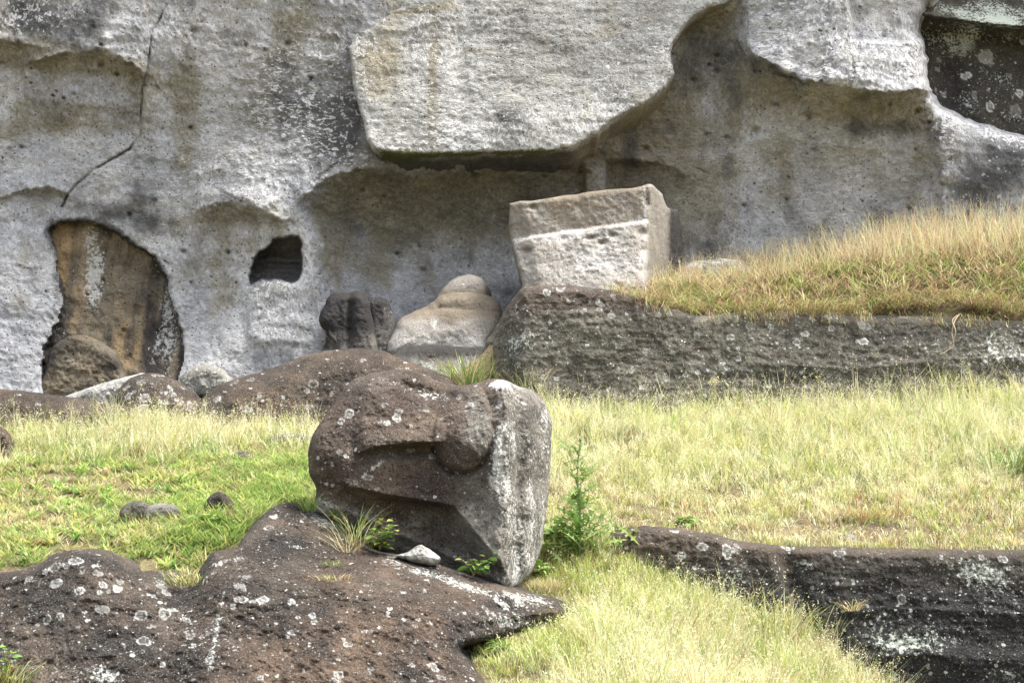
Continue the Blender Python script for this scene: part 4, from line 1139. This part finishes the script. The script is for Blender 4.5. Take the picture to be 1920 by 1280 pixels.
# --- left lawn: low green sward with bare and straw patches
LAWN_EDGE = smooth_poly([(-430, 1082), (-150, 1075), (60, 1062), (150, 1030), (240, 1066), (345, 1098), (378, 1062), (440, 1028), (475, 982), (525, 944), (600, 950), (640, 990), (1060, 1140), (930, 1420), (-430, 1420)], 1)
P, u, v = scatter(37000, -10.3, -.4, 14.9, 22.9)
sf = sdf(LAWN_EDGE, u, v)
c1 = clump(P, 1.1, 11.); c2 = clump(P, 3.2, 12.)
bare = .9 * blob(u, v, 190, 905, 130, 40) + .55 * blob(u, v, 80, 950, 120, 60) + .6 * blob(u, v, 520, 880, 90, 30) + .8 * blob(u, v, 260, 1060, 90, 16) + .5 * blob(u, v, 470, 860, 60, 14) + .35 * blob(u, v, 330, 900, 60, 20)
lush = 1.0 * blob(u, v, 430, 990, 170, 50) + .8 * blob(u, v, 530, 900, 80, 70) + .5 * blob(u, v, 120, 830, 120, 20)
keep = (sf < -2) & (P[:, 1] > yl1(P[:, 0]) - .05) & (rng.uniform(size=len(P)) < .50 + 1.3 * c2 + .6 * c1 - .42 * bare + .35 * lush)
P, u, v, c1, c2, bare, lush = [a[keep] for a in (P, u, v, c1, c2, bare, lush)]
dry = np.clip(.42 + 1.1 * c1 + 1.0 * clump(P, 4.5, 19.) + .6 * bare + .5 * blob(u, v, 40, 1000, 160, 50) - .45 * lush, .05, 1.4)
wts = np.stack([dry * 1.0, .4 * dry, .45 + 0 * dry, .75 - .35 * dry + .4 * lush, .22 + .5 * lush, .2 * dry], -1)
LC = [STRAW, TAN, YGREEN, GREEN * 1.25, LUSH * 1.2, DEAD]
ct, _ = mixt(len(P), wts, LC)
Q_, k, yaw = tuftify(P, 9, .03)
n = len(Q_)
cb, _ = mixt(n, wts[k], LC)
col = np.where(rng.uniform(size=(n, 1)) < .25, cb, ct[k])
hh = (rng.gamma(6, .011, n) + .025) * (1 + .4 * lush[k])
B = Bag()
B.add(*blades(Q_ - np.array([0, 0, .015]), hh, rng.uniform(.009, .02, n), yaw, rng.uniform(.2, 1.2, n), rng.uniform(.1, .9, n), col * .8, col * 1.1))
# broad leaved rosettes among the sward
R0, u, v = scatter(6400, -10.3, -.4, 14.9, 22.7)
sf = sdf(LAWN_EDGE, u, v)
lush = .9 * blob(u, v, 430, 990, 170, 60) + .5 * blob(u, v, 350, 870, 200, 60) + .3
R0 = R0[(sf < -4) & (R0[:, 1] > yl1(R0[:, 0])) & (rng.uniform(size=len(R0)) < lush * (.45 + 1.1 * clump(R0, 1.4, 41.)))]
kk = 8
Pr = np.repeat(R0, kk, 0) + rng.normal(size=(len(R0) * kk, 3)) * np.array([.025, .025, .004])
n = len(Pr)
col = np.repeat(tint(len(R0), [GREEN * 1.35, YGREEN, LUSH * 1.5], [.5, .3, .3]), kk, 0) * rng.uniform(.8, 1.2, (n, 1))
B.add(*blades(Pr, rng.uniform(.07, .17, n), rng.uniform(.02, .036, n), rng.uniform(0, 6.283, n), rng.uniform(.4, 1.1, n), rng.uniform(.1, .9, n), col * .85, col * 1.1, 3))
tag(B.obj("lawn_grass", M_BLADE), "short green grass with straw patches and leafy rosettes on the left slope", None, None, "stuff")

# --- tall pale seeding grass: along the top of the left lawn, over the right slope and at the lower right
def tall(n, x0, x1, y0, y1, dens, hgt, cols, wcol, seedfrac, wid=(.006, .012), per=12, spread=.035, lean=(.05, .75)):
    P, u, v = scatter(n // per, x0, x1, y0, y1)
    d = dens(P, u, v)
    ok = rng.uniform(size=len(P)) < d
    P, u, v = P[ok], u[ok], v[ok]
    w = wcol(P, u, v)
    nt = len(P)
    ct, _ = mixt(nt, w, cols, .12)
    ht = hgt(P, u, v) * np.clip(rng.gamma(4.5, 1 / 4.5, nt), .3, 2.1)
    R_, k, yaw = tuftify(P, per, spread)
    n = len(R_)
    cb, _ = mixt(n, w[k], cols, .12)
    sel = rng.uniform(size=(n, 1)) < .3
    col = np.where(sel, cb, ct[k]) * np.clip(1 + .22 * rng.normal(size=(n, 1)), .35, 1.5)
    h = ht[k] * rng.uniform(.45, 1.2, n)
    ln, bd = rng.uniform(*lean, n), rng.uniform(0, .6, n)
    B = Bag()
    B.add(*blades(R_ - np.array([0, 0, .02]), h, rng.uniform(*wid, n), yaw, ln, bd, np.clip(col * .8, 0, .85), np.clip(col * 1.1, 0, .85)))
    pale_ = col.min(1) > .24
    sel = np.where((rng.uniform(size=n) < seedfrac * (.25 + .9 * pale_)) & (h > .12))[0]
    if len(sel):
        hs = h[sel] * 1.3
        sc_ = tint(len(sel), [PALE, STRAW, np.array([.62, .52, .40])], [.6, .3, .12], .1)
        B.add(*blades(R_[sel], hs, np.full(len(sel), .004), yaw[sel], ln[sel] * .6, bd[sel], sc_ * .9, sc_, 2))
        V, T, C = panicles(R_[sel], hs, yaw[sel], ln[sel] * .6, bd[sel], 7, .03, np.full(len(sel), .0125), sc_)
        B.add(V, np.zeros((0, 4), int), T, C)
    return B

def n01(P, s, seed): return clump(P, s, seed)
# right slope between the two ledges
def dens_r(P, u, v):
    gap = .75 * blob(u, v, 1120, 845, 75, 20) + .5 * blob(u, v, 1385, 925, 60, 18) + .55 * blob(u, v, 1600, 1000, 260, 18) + .35 * blob(u, v, 1230, 960, 70, 20) + .3 * blob(u, v, 1500, 900, 90, 20)
    return (P[:, 1] > yl1(P[:, 0]) + .12) * (P[:, 1] < 24.0) * (.60 + 1.2 * n01(P, 2.6, 60.) + .5 * n01(P, .8, 61.) - gap)
def hgt_r(P, u, v): return .10 + .15 * sstep(1000, 780, v) + .10 * blob(u, v, 1500, 730, 500, 40) + .05 * n01(P, 1.5, 62.)
def wcol_r(P, u, v):
    g = .50 + 1.0 * n01(P, .9, 63.) + .8 * n01(P, 3.0, 64.) + .3 * blob(u, v, 1890, 860, 40, 70) + .25 * blob(u, v, 1060, 760, 60, 20)
    low = sstep(860, 1000, v)
    return np.stack([.55 + 0 * g, .8 * (1 - .6 * low) + .1, 1.25 * np.clip(g + .25, .05, 2), .6 * np.clip(g, .02, 1), .32 * low + .06, .22 * low + .03, .10 * low + .02], -1)
CW = [STRAW, PALE, YGREEN, GREEN * 1.3, TAN, RUST, DEAD]
B = tall(375000, .2, 11.0, 17.6, 24.1, dens_r, hgt_r, CW, wcol_r, .20, (.006, .013), 18, .05)
tag(B.obj("dry_grass", M_BLADE), "long pale seeding grass on the slope between the two right ledges", None, None, "stuff")
# lower right slope
fgp = smooth_poly([(-150, 1075), (700, 1030), (870, 1072), (990, 1112), (1064, 1142), (1000, 1168), (900, 1196), (866, 1222), (900, 1262), (925, 1290), (930, 1420), (-150, 1420)], 2)
def dens_l(P, u, v):
    s = sdf(fgp, u, v)
    hd = sdf(np.array([(600, 950), (950, 1100), (1010, 1055), (1035, 800), (600, 800)]), u, v)
    return (s < -2) * (hd < 0) * (P[:, 1] < yl1(P[:, 0]) + .12) * (u > 835) * (.75 + .9 * n01(P, 2.8, 70.) + .3 * n01(P, .9, 71.))
def hgt_l(P, u, v): return (.4 + .6 * sstep(5, 70, -sdf(fgp, u, v))) * (.13 + .12 * sstep(1050, 1200, v) * sstep(950, 1150, u) + .05 * n01(P, 1.7, 72.))
def wcol_l(P, u, v):
    g = .42 + .8 * n01(P, 1.2, 73.) + .6 * n01(P, 3.4, 74.) + 3.2 * blob(u, v, 1105, 1075, 130, 45) + 3.0 * blob(u, v, 960, 1215, 100, 42) + .8 * blob(u, v, 1200, 1130, 120, 40) + .4 * blob(u, v, 1330, 1180, 300, 25, 33)
    fr_ = np.clip(1 - .95 * blob(u, v, 1105, 1075, 140, 50) - .95 * blob(u, v, 965, 1215, 110, 48), .03, 1)
    return np.stack([(.45 + 0 * g) * fr_, .65 * fr_, 1.2 * np.clip(g + .2, .05, 2), .65 * np.clip(g, .02, 1.5), .12 + 0 * g, .07 + 0 * g, .06 + 0 * g], -1)
B = tall(310000, -1.6, 6.4, 11.6, 17.9, dens_l, hgt_l, CW, wcol_l, .16, (.005, .0095), 12, .028)
tag(B.obj("dry_grass", M_BLADE), "pale grass at the lower right below the black ledge", None, None, "stuff")
# top of the left lawn
def dens_t(P, u, v): return (P[:, 1] > 20.2) * (P[:, 1] < 22.6) * (.10 + .55 * sstep(20.2, 22.2, P[:, 1]) * (.35 + 1.1 * blob(u, v, 290, 815, 170, 40) + n01(P, 1.8, 80.)))
B = tall(75000, -10.3, -1.2, 20, 22.7, dens_t, lambda P, u, v: .22 + .12 * n01(P, 1., 82.) + .08 * blob(u, v, 300, 820, 150, 50), CW,
         lambda P, u, v: np.stack([.6 + 0 * u, .7 + 0 * u, .5 + 0 * u, .25 + 0 * u, .15 + 0 * u, .05 + 0 * u, .03 + 0 * u], -1), .3)
tag(B.obj("dry_grass", M_BLADE), "pale seeding grass fringe along the brown rock at the top of the left lawn", None, None, "stuff")

# --- tangled mound grass above the long ledge
P, u, v = scatter(13200, 1.2, 11.6, 24.12, 27.3)
ok = rng.uniform(size=len(P)) < (.52 + 1.5 * clump(P, 2.4, 90.)) * sstep(1.3, 2.2, P[:, 0])
P, u, v = P[ok], u[ok], v[ok]
fr = sstep(25.0, 24.1, P[:, 1])
g = .42 + 1.1 * clump(P, 1.5, 91.) + .9 * clump(P, 5., 93.)
cr_ = sstep(25.4, 26.2, P[:, 1])
wts = np.stack([.20 + .25 * cr_, .10 + .15 * cr_, .7 * np.clip(g + .1, .05, 2), 1.7 * np.clip(g, .03, 2), .45 + .2 * fr, .5 + .25 * fr - .3 * cr_, .22 + .3 * fr], -1)
CW = [STRAW, PALE, YGREEN, GREEN * 1.3, np.array([.40, .29, .19]), np.array([.28, .16, .11]), DEAD * .8]
ct, _ = mixt(len(P), wts, CW)
hc = rng.uniform(.13, .30, len(P))
P, k, yaw = tuftify(P, 9, .06, .9)
n = len(P)
cb, _ = mixt(n, wts[k], CW)
col = np.where(rng.uniform(size=(n, 1)) < .4, cb, ct[k])
B = Bag()
B.add(*blades(P - np.array([0, 0, .03]), hc[k] * rng.uniform(.5, 1.1, n), rng.uniform(.010, .024, n), yaw, rng.uniform(.1, 1.5, n), rng.uniform(.1, 1.6, n), col * .75, col * 1.1, 2))
# thin runners lying across the tangle
ns = 5000
i = rng.integers(0, n, ns)
col = tint(ns, [TAN, STRAW, np.array([.5, .36, .27])], [.4, .4, .4])
B.add(*blades(P[i] + np.stack([0 * rng.uniform(size=ns), -.05 + 0 * rng.uniform(size=ns), rng.uniform(.08, .26, ns)], -1), rng.uniform(.12, .3, ns), np.full(ns, .007), rng.uniform(0, 6.283, ns), rng.uniform(.3, 2.2, ns), rng.uniform(-.3, 1.0, ns), col, col, 3))
# fringe hanging over the ledge
ns = 9000
x = rng.uniform(1.6, 11.4, ns); y = rng.uniform(23.72, 24.3, ns)
q = np.stack([x, 0 * x, 0 * x], -1)
cl = fbm(q, 2.6, 3, 101.)
ok = rng.uniform(size=ns) < .45 + 1.4 * cl
x, y, cl = x[ok], y[ok], cl[ok]
ns = len(x)
Pe = np.stack([x, y, ground_z(x, np.full(ns, 24.25)) + rng.uniform(-.10, .12, ns)], -1)
col = tint(ns, [TAN, STRAW, RUST, DEAD, GREEN, YGREEN], [.3, .25, .25, .22, .3, .2])
B.add(*blades(Pe, rng.uniform(.06, .20, ns) * (1 + 1.6 * np.maximum(0, cl)), rng.uniform(.005, .012, ns), rng.normal(-1.57, 1.1, ns), rng.uniform(.2, 1.1, ns), rng.uniform(.3, 2.4, ns), col * .85, col, 3))
ns = 5400
uu = rng.uniform(1180, 2260, ns)
q = np.stack([uu * .012, 0 * uu, 0 * uu], -1)
cl = fbm(q, 1.0, 3, 131.) + .5 * fbm(q, 4.0, 2, 137.)
ok = rng.uniform(size=ns) < .22 + 1.5 * cl
uu, cl = uu[ok], cl[ok]
ns = len(uu)
vt = np.interp(uu, [1150, 1210, 1260, 1310, 1400, 1600, 1700, 1800, 1920, 2150], [544, 558, 578, 590, 586, 590, 592, 596, 602, 608])
Pe = at(uu, vt + rng.uniform(-10, 10, ns), rng.uniform(23.62, 23.85, ns))
col = tint(ns, [TAN, STRAW, RUST, DEAD, GREEN, YGREEN], [.3, .2, .25, .3, .25, .15])
B.add(*blades(Pe, -rng.uniform(.04, .17, ns) * (1 + 1.3 * np.maximum(0, cl)), rng.uniform(.005, .012, ns), rng.normal(1.57, 1.0, ns), rng.uniform(0, .8, ns), rng.uniform(0, .6, ns), col * .85, col, 3))
tag(B.obj("mound_grass", M_BLADE), "tangled green and rusty grass covering the mound above the long ledge", None, None, "stuff")
# tall dry stalks on its crest
def dens_c(P, u, v): return .25 + .5 * sstep(1350, 1750, u) + .3 * clump(P, 2., 95.)
B = Bag()
P, u, v = scatter(8000, 1.6, 11.6, 25.3, 27.2)
ok = rng.uniform(size=len(P)) < dens_c(P, u, v)
P, u = P[ok], u[ok]
n = len(P)
col = tint(n, [STRAW, PALE, np.array([.52, .38, .26])], [.4, .3, .4], .12)
h = rng.uniform(.35, .85, n) * (.75 + .35 * sstep(1300, 1750, u))
yaw = rng.uniform(0, 6.283, n); ln = rng.uniform(0, .45, n); bd = rng.uniform(0, .35, n)
B.add(*blades(P, h, np.full(n, .009), yaw, ln, bd, col, col, 3))
V, T, C = panicles(P, h, yaw, ln, bd, 4, .012, np.full(n, .010), col)
B.add(V, np.zeros((0, 4), int), T, C)
tag(B.obj("dry_stalks", M_BLADE), "tall dry straw stalks standing on the crest of the mound against the wall", None, None, "stuff")
# stalks in front of the left brown rocks
B = Bag()
us = np.concatenate([rng.uniform(20, 600, 60), rng.uniform(150, 330, 60), [468, 485, 505, 362, 375, 388, 395, 440]])
x = (us - 960) / FPX * 22.3 / cP; y = rng.uniform(21.9, 22.5, len(us))
P = np.stack([x, y, ground_z(x, y)], -1)
n = len(P)
col = tint(n, [STRAW, PALE, YGREEN, np.array([.5, .4, .28])], [.4, .4, .3, .2])
h = rng.uniform(.3, .62, n); yaw = rng.uniform(0, 6.283, n); ln = rng.uniform(0, .3, n); bd = rng.uniform(0, .3, n)
B.add(*blades(P, h, np.full(n, .008), yaw, ln, bd, col, col, 3))
V, T, C = panicles(P, h, yaw, ln, bd, 26, .035, np.full(n, .008), col)
B.add(V, np.zeros((0, 4), int), T, C)
tag(B.obj("dry_stalks", M_BLADE), "thin seeding stalks rising in front of the left brown rocks", None, None, "stuff")

# --- single plants
def tuft(name, label, base, n, spread, h, w, cols, probs, lean=(.0, .6), bend=(.1, .8), cat="grass tuft", group=None, seedhead=0):
    base = np.asarray(base, float)
    P = base + rng.normal(size=(n, 3)) * np.array([spread, spread * .7, 0])
    col = tint(n, cols, probs)
    yaw = np.arctan2(P[:, 1] - base[1], P[:, 0] - base[0]) + rng.normal(size=n) * .7
    hh = rng.uniform(h[0], h[1], n); ln = rng.uniform(*lean, n); bd = rng.uniform(*bend, n)
    B = Bag()
    B.add(*blades(P, hh, rng.uniform(w[0], w[1], n), yaw, ln, bd, col * .8, col * 1.1, 4))
    if seedhead:
        s = rng.integers(0, n, seedhead)
        V, T, C = panicles(P[s], hh[s], yaw[s], ln[s], bd[s], 14, .012, np.full(seedhead, .008), tint(seedhead, [TAN, np.array([.35, .25, .2])], [.6, .4]))
        B.add(V, np.zeros((0, 4), int), T, C)
    return tag(B.obj(name, M_LEAF, base), label, cat, group)

def surf(u_, v_, Y_=None): return at(u_, v_, hit(u_, v_) if Y_ is None else Y_)
def onrock(u_, v_): return at(u_, v_, float(fgY(np.array(u_), np.array(v_))) - .01)
tuft("grass_tuft", "green seeding grass tuft growing in the gap left of the long ledge", surf(872, 722, 23.6), 230, .17, (.25, .58), (.008, .016), [GREEN * 1.1, YGREEN * .9, LUSH, STRAW], [.45, .25, .3, .15], (.05, .7), (.1, .6), seedhead=70)
tuft("grass_tuft", "thin pale grass tuft at the left foot of the long ledge", surf(985, 728, 23.4), 70, .2, (.2, .45), (.005, .009), [STRAW, YGREEN, GREEN], [.4, .4, .3], seedhead=25)
tuft("grass_tuft", "tall arching grass tuft at the lower left of the fallen head", onrock(665, 1022), 48, .06, (.22, .55), (.006, .011), [YGREEN * .8, GREEN, STRAW], [.3, .6, .2], (.05, .5), (.2, .9), seedhead=5)
tuft("grass_tuft", "dead straw tuft sprawling over the bedrock left of the fallen head", onrock(655, 1035), 60, .07, (.2, .45), (.004, .008), [TAN, STRAW, DEAD], [.4, .4, .2], (.6, 1.3), (.3, 1.2))
tuft("grass_tuft", "short green tuft wedged between the bedrock top and the fallen head", onrock(578, 958), 40, .05, (.10, .24), (.010, .022), [GREEN, LUSH], [.6, .4], (.2, .9), (.2, .8))
tuft("grass_tuft", "low dry tuft on the small soil patch of the bedrock", onrock(625, 1088), 110, .11, (.03, .09), (.005, .010), [TAN, GREEN, RUST, STRAW], [.4, .35, .2, .3], (.3, 1.2), (.2, .8))
tuft("grass_tuft", "tiny green tuft above the small soil patch on the bedrock", onrock(622, 1060), 40, .05, (.03, .08), (.006, .012), [GREEN, YGREEN], [.6, .4], (.3, 1.2), (.2, .8))
tuft("grass_tuft", "green and rusty tuft in the notch of the bedrock edge", onrock(352, 1098), 110, .09, (.08, .2), (.007, .014), [GREEN, YGREEN, RUST, STRAW], [.5, .3, .2, .3], (.2, .9), (.2, .8))
tuft("grass_tuft", "dry grass tuft cut off by the lower left picture corner", onrock(8, 1290), 150, .12, (.12, .32), (.006, .013), [GREEN, YGREEN, STRAW, RUST], [.4, .4, .3, .1], (.1, .8), (.1, .8))
tuft("grass_tuft", "dry rosy tuft sprouting from the face of the black ledge", surf(1598, 1145, 17.2), 70, .06, (.08, .2), (.005, .009), [TAN, STRAW, RUST, GREEN], [.4, .3, .2, .2], (.3, 1.2), (.2, .9))
tuft("grass_tuft", "fine reddish dry tuft at the foot of the fallen head", surf(1035, 1108), 260, .12, (.08, .2), (.003, .006), [TAN, np.array([.5, .4, .3]), STRAW], [.5, .3, .3], (.2, 1.0), (.1, .8))
tuft("grass_tuft", "upright blue green grass clump at the right picture edge of the slope", surf(1900, 890), 160, .16, (.25, .55), (.010, .02), [LUSH, GREEN, np.array([.2, .3, .16])], [.4, .4, .3], (.05, .5), (.1, .5))
eg = tuft("edge_grass", "long green blades along the edge of the black ledge", surf(1440, 1190), 260, .38, (.2, .48), (.006, .012), [GREEN, YGREEN, STRAW], [.4, .4, .3], (.05, .5), (.1, .7), seedhead=30)
del eg["category"]
eg["kind"] = "stuff"
tuft("grass_tuft", "red tinged grass clump on the right slope above the black ledge", surf(1630, 975), 220, .22, (.10, .24), (.006, .012), [RUST * 1.3, TAN, YGREEN], [.4, .3, .3], (.2, .9), (.1, .8))

# hanging root on the long ledge: three thin tubes
def tube(pts, r, seg=5):
    p = smooth_line(pts, 5)
    V, Q = [], []
    for i, c in enumerate(p):
        for k in range(seg):
            a = 6.283 * k / seg
            V.append(c + r * (1 - .5 * i / len(p)) * np.array([math.cos(a), math.sin(a) * .7, math.sin(a + .6)]))
    for i in range(len(p) - 1):
        for k in range(seg):
            Q.append((i * seg + k, i * seg + (k + 1) % seg, (i + 1) * seg + (k + 1) % seg, (i + 1) * seg + k))
    return np.array(V), np.array(Q)
def smooth_line(pts, n):
    p = np.array(pts, float)
    out = []
    for i in range(len(p) - 1):
        p0, p1, p2, p3 = p[max(i - 1, 0)], p[i], p[i + 1], p[min(i + 2, len(p) - 1)]
        for k in range(n):
            t = k / n
            out.append(.5 * (2 * p1 + (p2 - p0) * t + (2 * p0 - 5 * p1 + 4 * p2 - p3) * t * t + (3 * p1 - p0 - 3 * p2 + p3) * t ** 3))
    out.append(p[-1])
    return np.array(out)
B = Bag()
for ln in ([(1800, 588, 23.9), (1790, 602, 23.3), (1785, 625, 23.22), (1788, 645, 23.2), (1775, 658, 23.2), (1762, 664, 23.2)], [(1800, 588, 23.9), (1786, 600, 23.3), (1792, 622, 23.2), (1786, 640, 23.2), (1780, 650, 23.2)]):
    V, Q = tube([at(*q) for q in ln], .012)
    B.add(V, Q, np.zeros((0, 3), int), np.tile([.42, .33, .22], (len(V), 1)))
ro = tag(B.obj("dry_root", M_LEAF), "dry roots hanging from the mound over the face of the long ledge", "root")

def outline_leaf(outline, fold=.15, curl=.25):
    """a leaf from half outline points (along, half width): two sided strip with a folded midrib"""
    o = np.array(outline, float)
    V, Q = [], []
    for (a, w_) in o:
        z = -curl * a * a
        V += [(a, w_, z + fold * w_), (a, 0, z), (a, -w_, z + fold * w_)]
    for i in range(len(o) - 1):
        b = 3 * i
        Q += [(b, b + 3, b + 4, b + 1), (b + 1, b + 4, b + 5, b + 2)]
    return np.array(V, float), np.array(Q)

def leaf_mesh(name, outline, col, fold=.15, curl=.25):
    V, Q = outline_leaf(outline, fold, curl)
    C = np.tile(col, (len(V), 1)) * (.85 + .3 * V[:, :1])
    o = mesh_obj(name, V, [Q], M_LEAF, {'tint': C}, origin=np.zeros(3), smooth=False)
    me = o.data
    bpy.data.objects.remove(o)
    return me

from mathutils import Matrix, Euler
def put_leaf(me, parent, pos, yaw, pitch, size, roll=0.0, name="leaf"):
    o = bpy.data.objects.new(name, me)
    COL.objects.link(o)
    o.parent = parent
    o.location = pos
    o.rotation_euler = (Matrix.Rotation(yaw, 3, 'Z') @ Matrix.Rotation(-pitch, 3, 'Y') @ Matrix.Rotation(roll, 3, 'X')).to_euler()
    o.scale = (size, size, size)
    return o

SPINY = [(0, .015), (.10, .03), (.15, .17), (.18, .04), (.28, .05), (.35, .22), (.38, .05), (.48, .05), (.55, .21), (.58, .045), (.68, .045), (.75, .15), (.78, .035), (.88, .03), (1.0, .0)]
OVATE = [(0, .01), (.1, .08), (.25, .24), (.42, .31), (.6, .26), (.78, .15), (.92, .05), (1, 0)]
LANCE = [(0, .01), (.15, .07), (.4, .12), (.65, .10), (.85, .05), (1, 0)]
thistle_leaves = [leaf_mesh("thistle_leaf", SPINY, np.array(c), .35, cl) for c, cl in (((.15, .27, .06), .3), ((.22, .34, .10), .15), ((.30, .38, .16), .4), ((.25, .32, .08), .5))]
def thistle(base, H, label, nst=84, nlow=90):
    t = thing("thistle", label, "thistle", base)
    b = Vector([float(x) for x in base])
    V, Q = tube([np.array([0, 0, -.03]), np.array([.02, 0, H * .35]), np.array([-.01, .01, H * .7]), np.array([.03, 0, H])], .016)
    mesh_obj("stem", V + np.array(base), [Q], M_LEAF, {'tint': np.tile([.2, .32, .13], (len(V), 1))}, t, np.array(base))
    for i in range(nst):
        f = rng.uniform() ** .9
        z = H * (.14 + .84 * f)
        sz = (.26 * (1 - f) ** 2 + .13) * rng.uniform(.5, 1.45)
        put_leaf(thistle_leaves[rng.integers(4)], t, (.02 * math.sin(4 * f) + .03 * f * f, .01 * math.sin(9 * f), z), rng.uniform(0, 6.28), rng.normal(.45, .42), sz, rng.normal() * .9)
    for br in range(5):                     # short side shoots
        yb, zb, lb = rng.uniform(0, 6.28), H * rng.uniform(.35, .8), rng.uniform(.14, .26)
        for i in range(7):
            f = (i + 1) / 7
            put_leaf(thistle_leaves[rng.integers(3)], t, (math.cos(yb) * lb * f * .7, math.sin(yb) * lb * f * .7, zb + lb * f), yb + rng.normal() * 1.2, rng.normal(.6, .4), rng.uniform(.08, .15), rng.normal() * .9)
    for i in range(nlow):
        put_leaf(thistle_leaves[rng.integers(4)], t, (rng.normal() * .21, rng.normal() * .13, rng.uniform(.02, .40)), rng.uniform(0, 6.28), rng.normal(.3, .4), rng.uniform(.18, .40), rng.normal() * .8)
    # flower buds on the top
    V = []
    bud = []
    for (a, r_) in ((0, .006), (.015, .017), (.03, .018), (.045, .008)):
        for k in range(6):
            bud.append((r_ * math.cos(k * 1.047), r_ * math.sin(k * 1.047), a))
    q = [(i * 6 + k, i * 6 + (k + 1) % 6, i * 6 + 6 + (k + 1) % 6, i * 6 + 6 + k) for i in range(3) for k in range(6)] 
    bm_ = mesh_obj("flower_bud", np.array(bud), [np.array(q), np.array([])], M_LEAF, {'tint': np.tile([.16, .26, .12], (24, 1))}, origin=np.zeros(3))
    bm_.parent = t
    bm_.location = (.03, 0, H)
    return t
thistle(surf(1085, 1040), 1.30, "tall dark green spiny thistle right of the fallen head")

weed_leaves = [leaf_mesh("weed_leaf", OVATE, np.array(c), .2, .3) for c in ((.11, .22, .05), (.16, .28, .06), (.22, .24, .06))]
lance_leaves = [leaf_mesh("weed_leaf", LANCE, np.array(c), .25, .35) for c in ((.14, .27, .05), (.2, .33, .08), (.26, .34, .09))]
def weed(label, base, stems, H, size, leaves, per=7, spread=.12, name="leafy_weed"):
    t = thing(name, label, "weed", base)
    for s in range(stems):
        tip = np.array([rng.normal() * spread, rng.normal() * spread * .5 - .03, H * rng.uniform(.7, 1.1)])
        V, Q = tube([np.zeros(3), tip * np.array([.4, .4, .55]), tip], .005, 4)
        mesh_obj("stem", V + np.array(base), [Q], M_LEAF, {'tint': np.tile([.2, .2, .08], (len(V), 1))}, t, np.array(base))
        for i in range(per):
            f = (i + 1) / per
            p = tip * np.array([f ** 1.3, f ** 1.3, f])
            put_leaf(leaves[rng.integers(3)], t, [float(x) for x in p], i * 2.4 + rng.normal() * .4, rng.uniform(-.1, .6), size * rng.uniform(.7, 1.25) * (1.15 - .4 * f), rng.normal() * .4)
    return t
weed("bright green broad leaved weed under the chin of the fallen head", onrock(712, 1030), 7, .27, .12, weed_leaves, 8, .16)
weed("small broad leaved weed in the shade at the tip of the fallen head", onrock(888, 1078), 5, .2, .12, weed_leaves, 5, .16)
weed("yellowish green weed hugging the lower left corner of the fallen head", onrock(632, 978), 3, .12, .11, lance_leaves, 6, .06)
weed("bright lance leaved weed in the grass right of the fallen head tip", surf(1012, 1078), 4, .16, .16, lance_leaves, 8, .05)
weed("lance leaved weed in grass at the right end of the bedrock", surf(1080, 1165), 4, .14, .15, lance_leaves, 8, .08)
weed("green rosette weed at the bedrock edge near the bottom of the picture", surf(940, 1225), 5, .12, .14, lance_leaves, 8, .1)
weed("pale green rosette on the slope just above the black ledge", surf(1290, 985), 4, .12, .18, lance_leaves, 9, .05)
weed("broad green weeds at the thistle's left foot beside the fallen head", surf(1040, 1015), 5, .18, .2, lance_leaves, 8, .1)
weed("green rosette beside the upright brown stone on the lawn", surf(415, 985), 6, .12, .2, lance_leaves, 9, .16)
weed("leafy green plant at the left picture edge of the bedrock", onrock(14, 1275), 3, .3, .1, weed_leaves, 8, .04)

# dry flower stalk against the long ledge
fb = surf(1340, 748, 23.2)
t = thing("dry_flower", "withered yellow flower stalk in front of the long ledge", "flower", fb)
V, Q = tube([np.array([0, 0, 0]), np.array([.01, 0, .15]), np.array([0, 0, .27])], .007)
mesh_obj("stem", V + fb, [Q], M_LEAF, {'tint': np.tile([.5, .45, .25], (len(V), 1))}, t, fb)
B = Bag()
pp = rng.normal(size=(260, 3)) * np.array([.04, .03, .035]) + np.array([0, 0, .29]) + fb
V, T, C = seeds(pp, np.full(260, .012), tint(260, [PALE, STRAW, np.array([.55, .42, .25])], [.5, .4, .3]))
B.add(V, np.zeros((0, 4), int), T, C)
B.obj("flower_head", M_LEAF, fb, t)
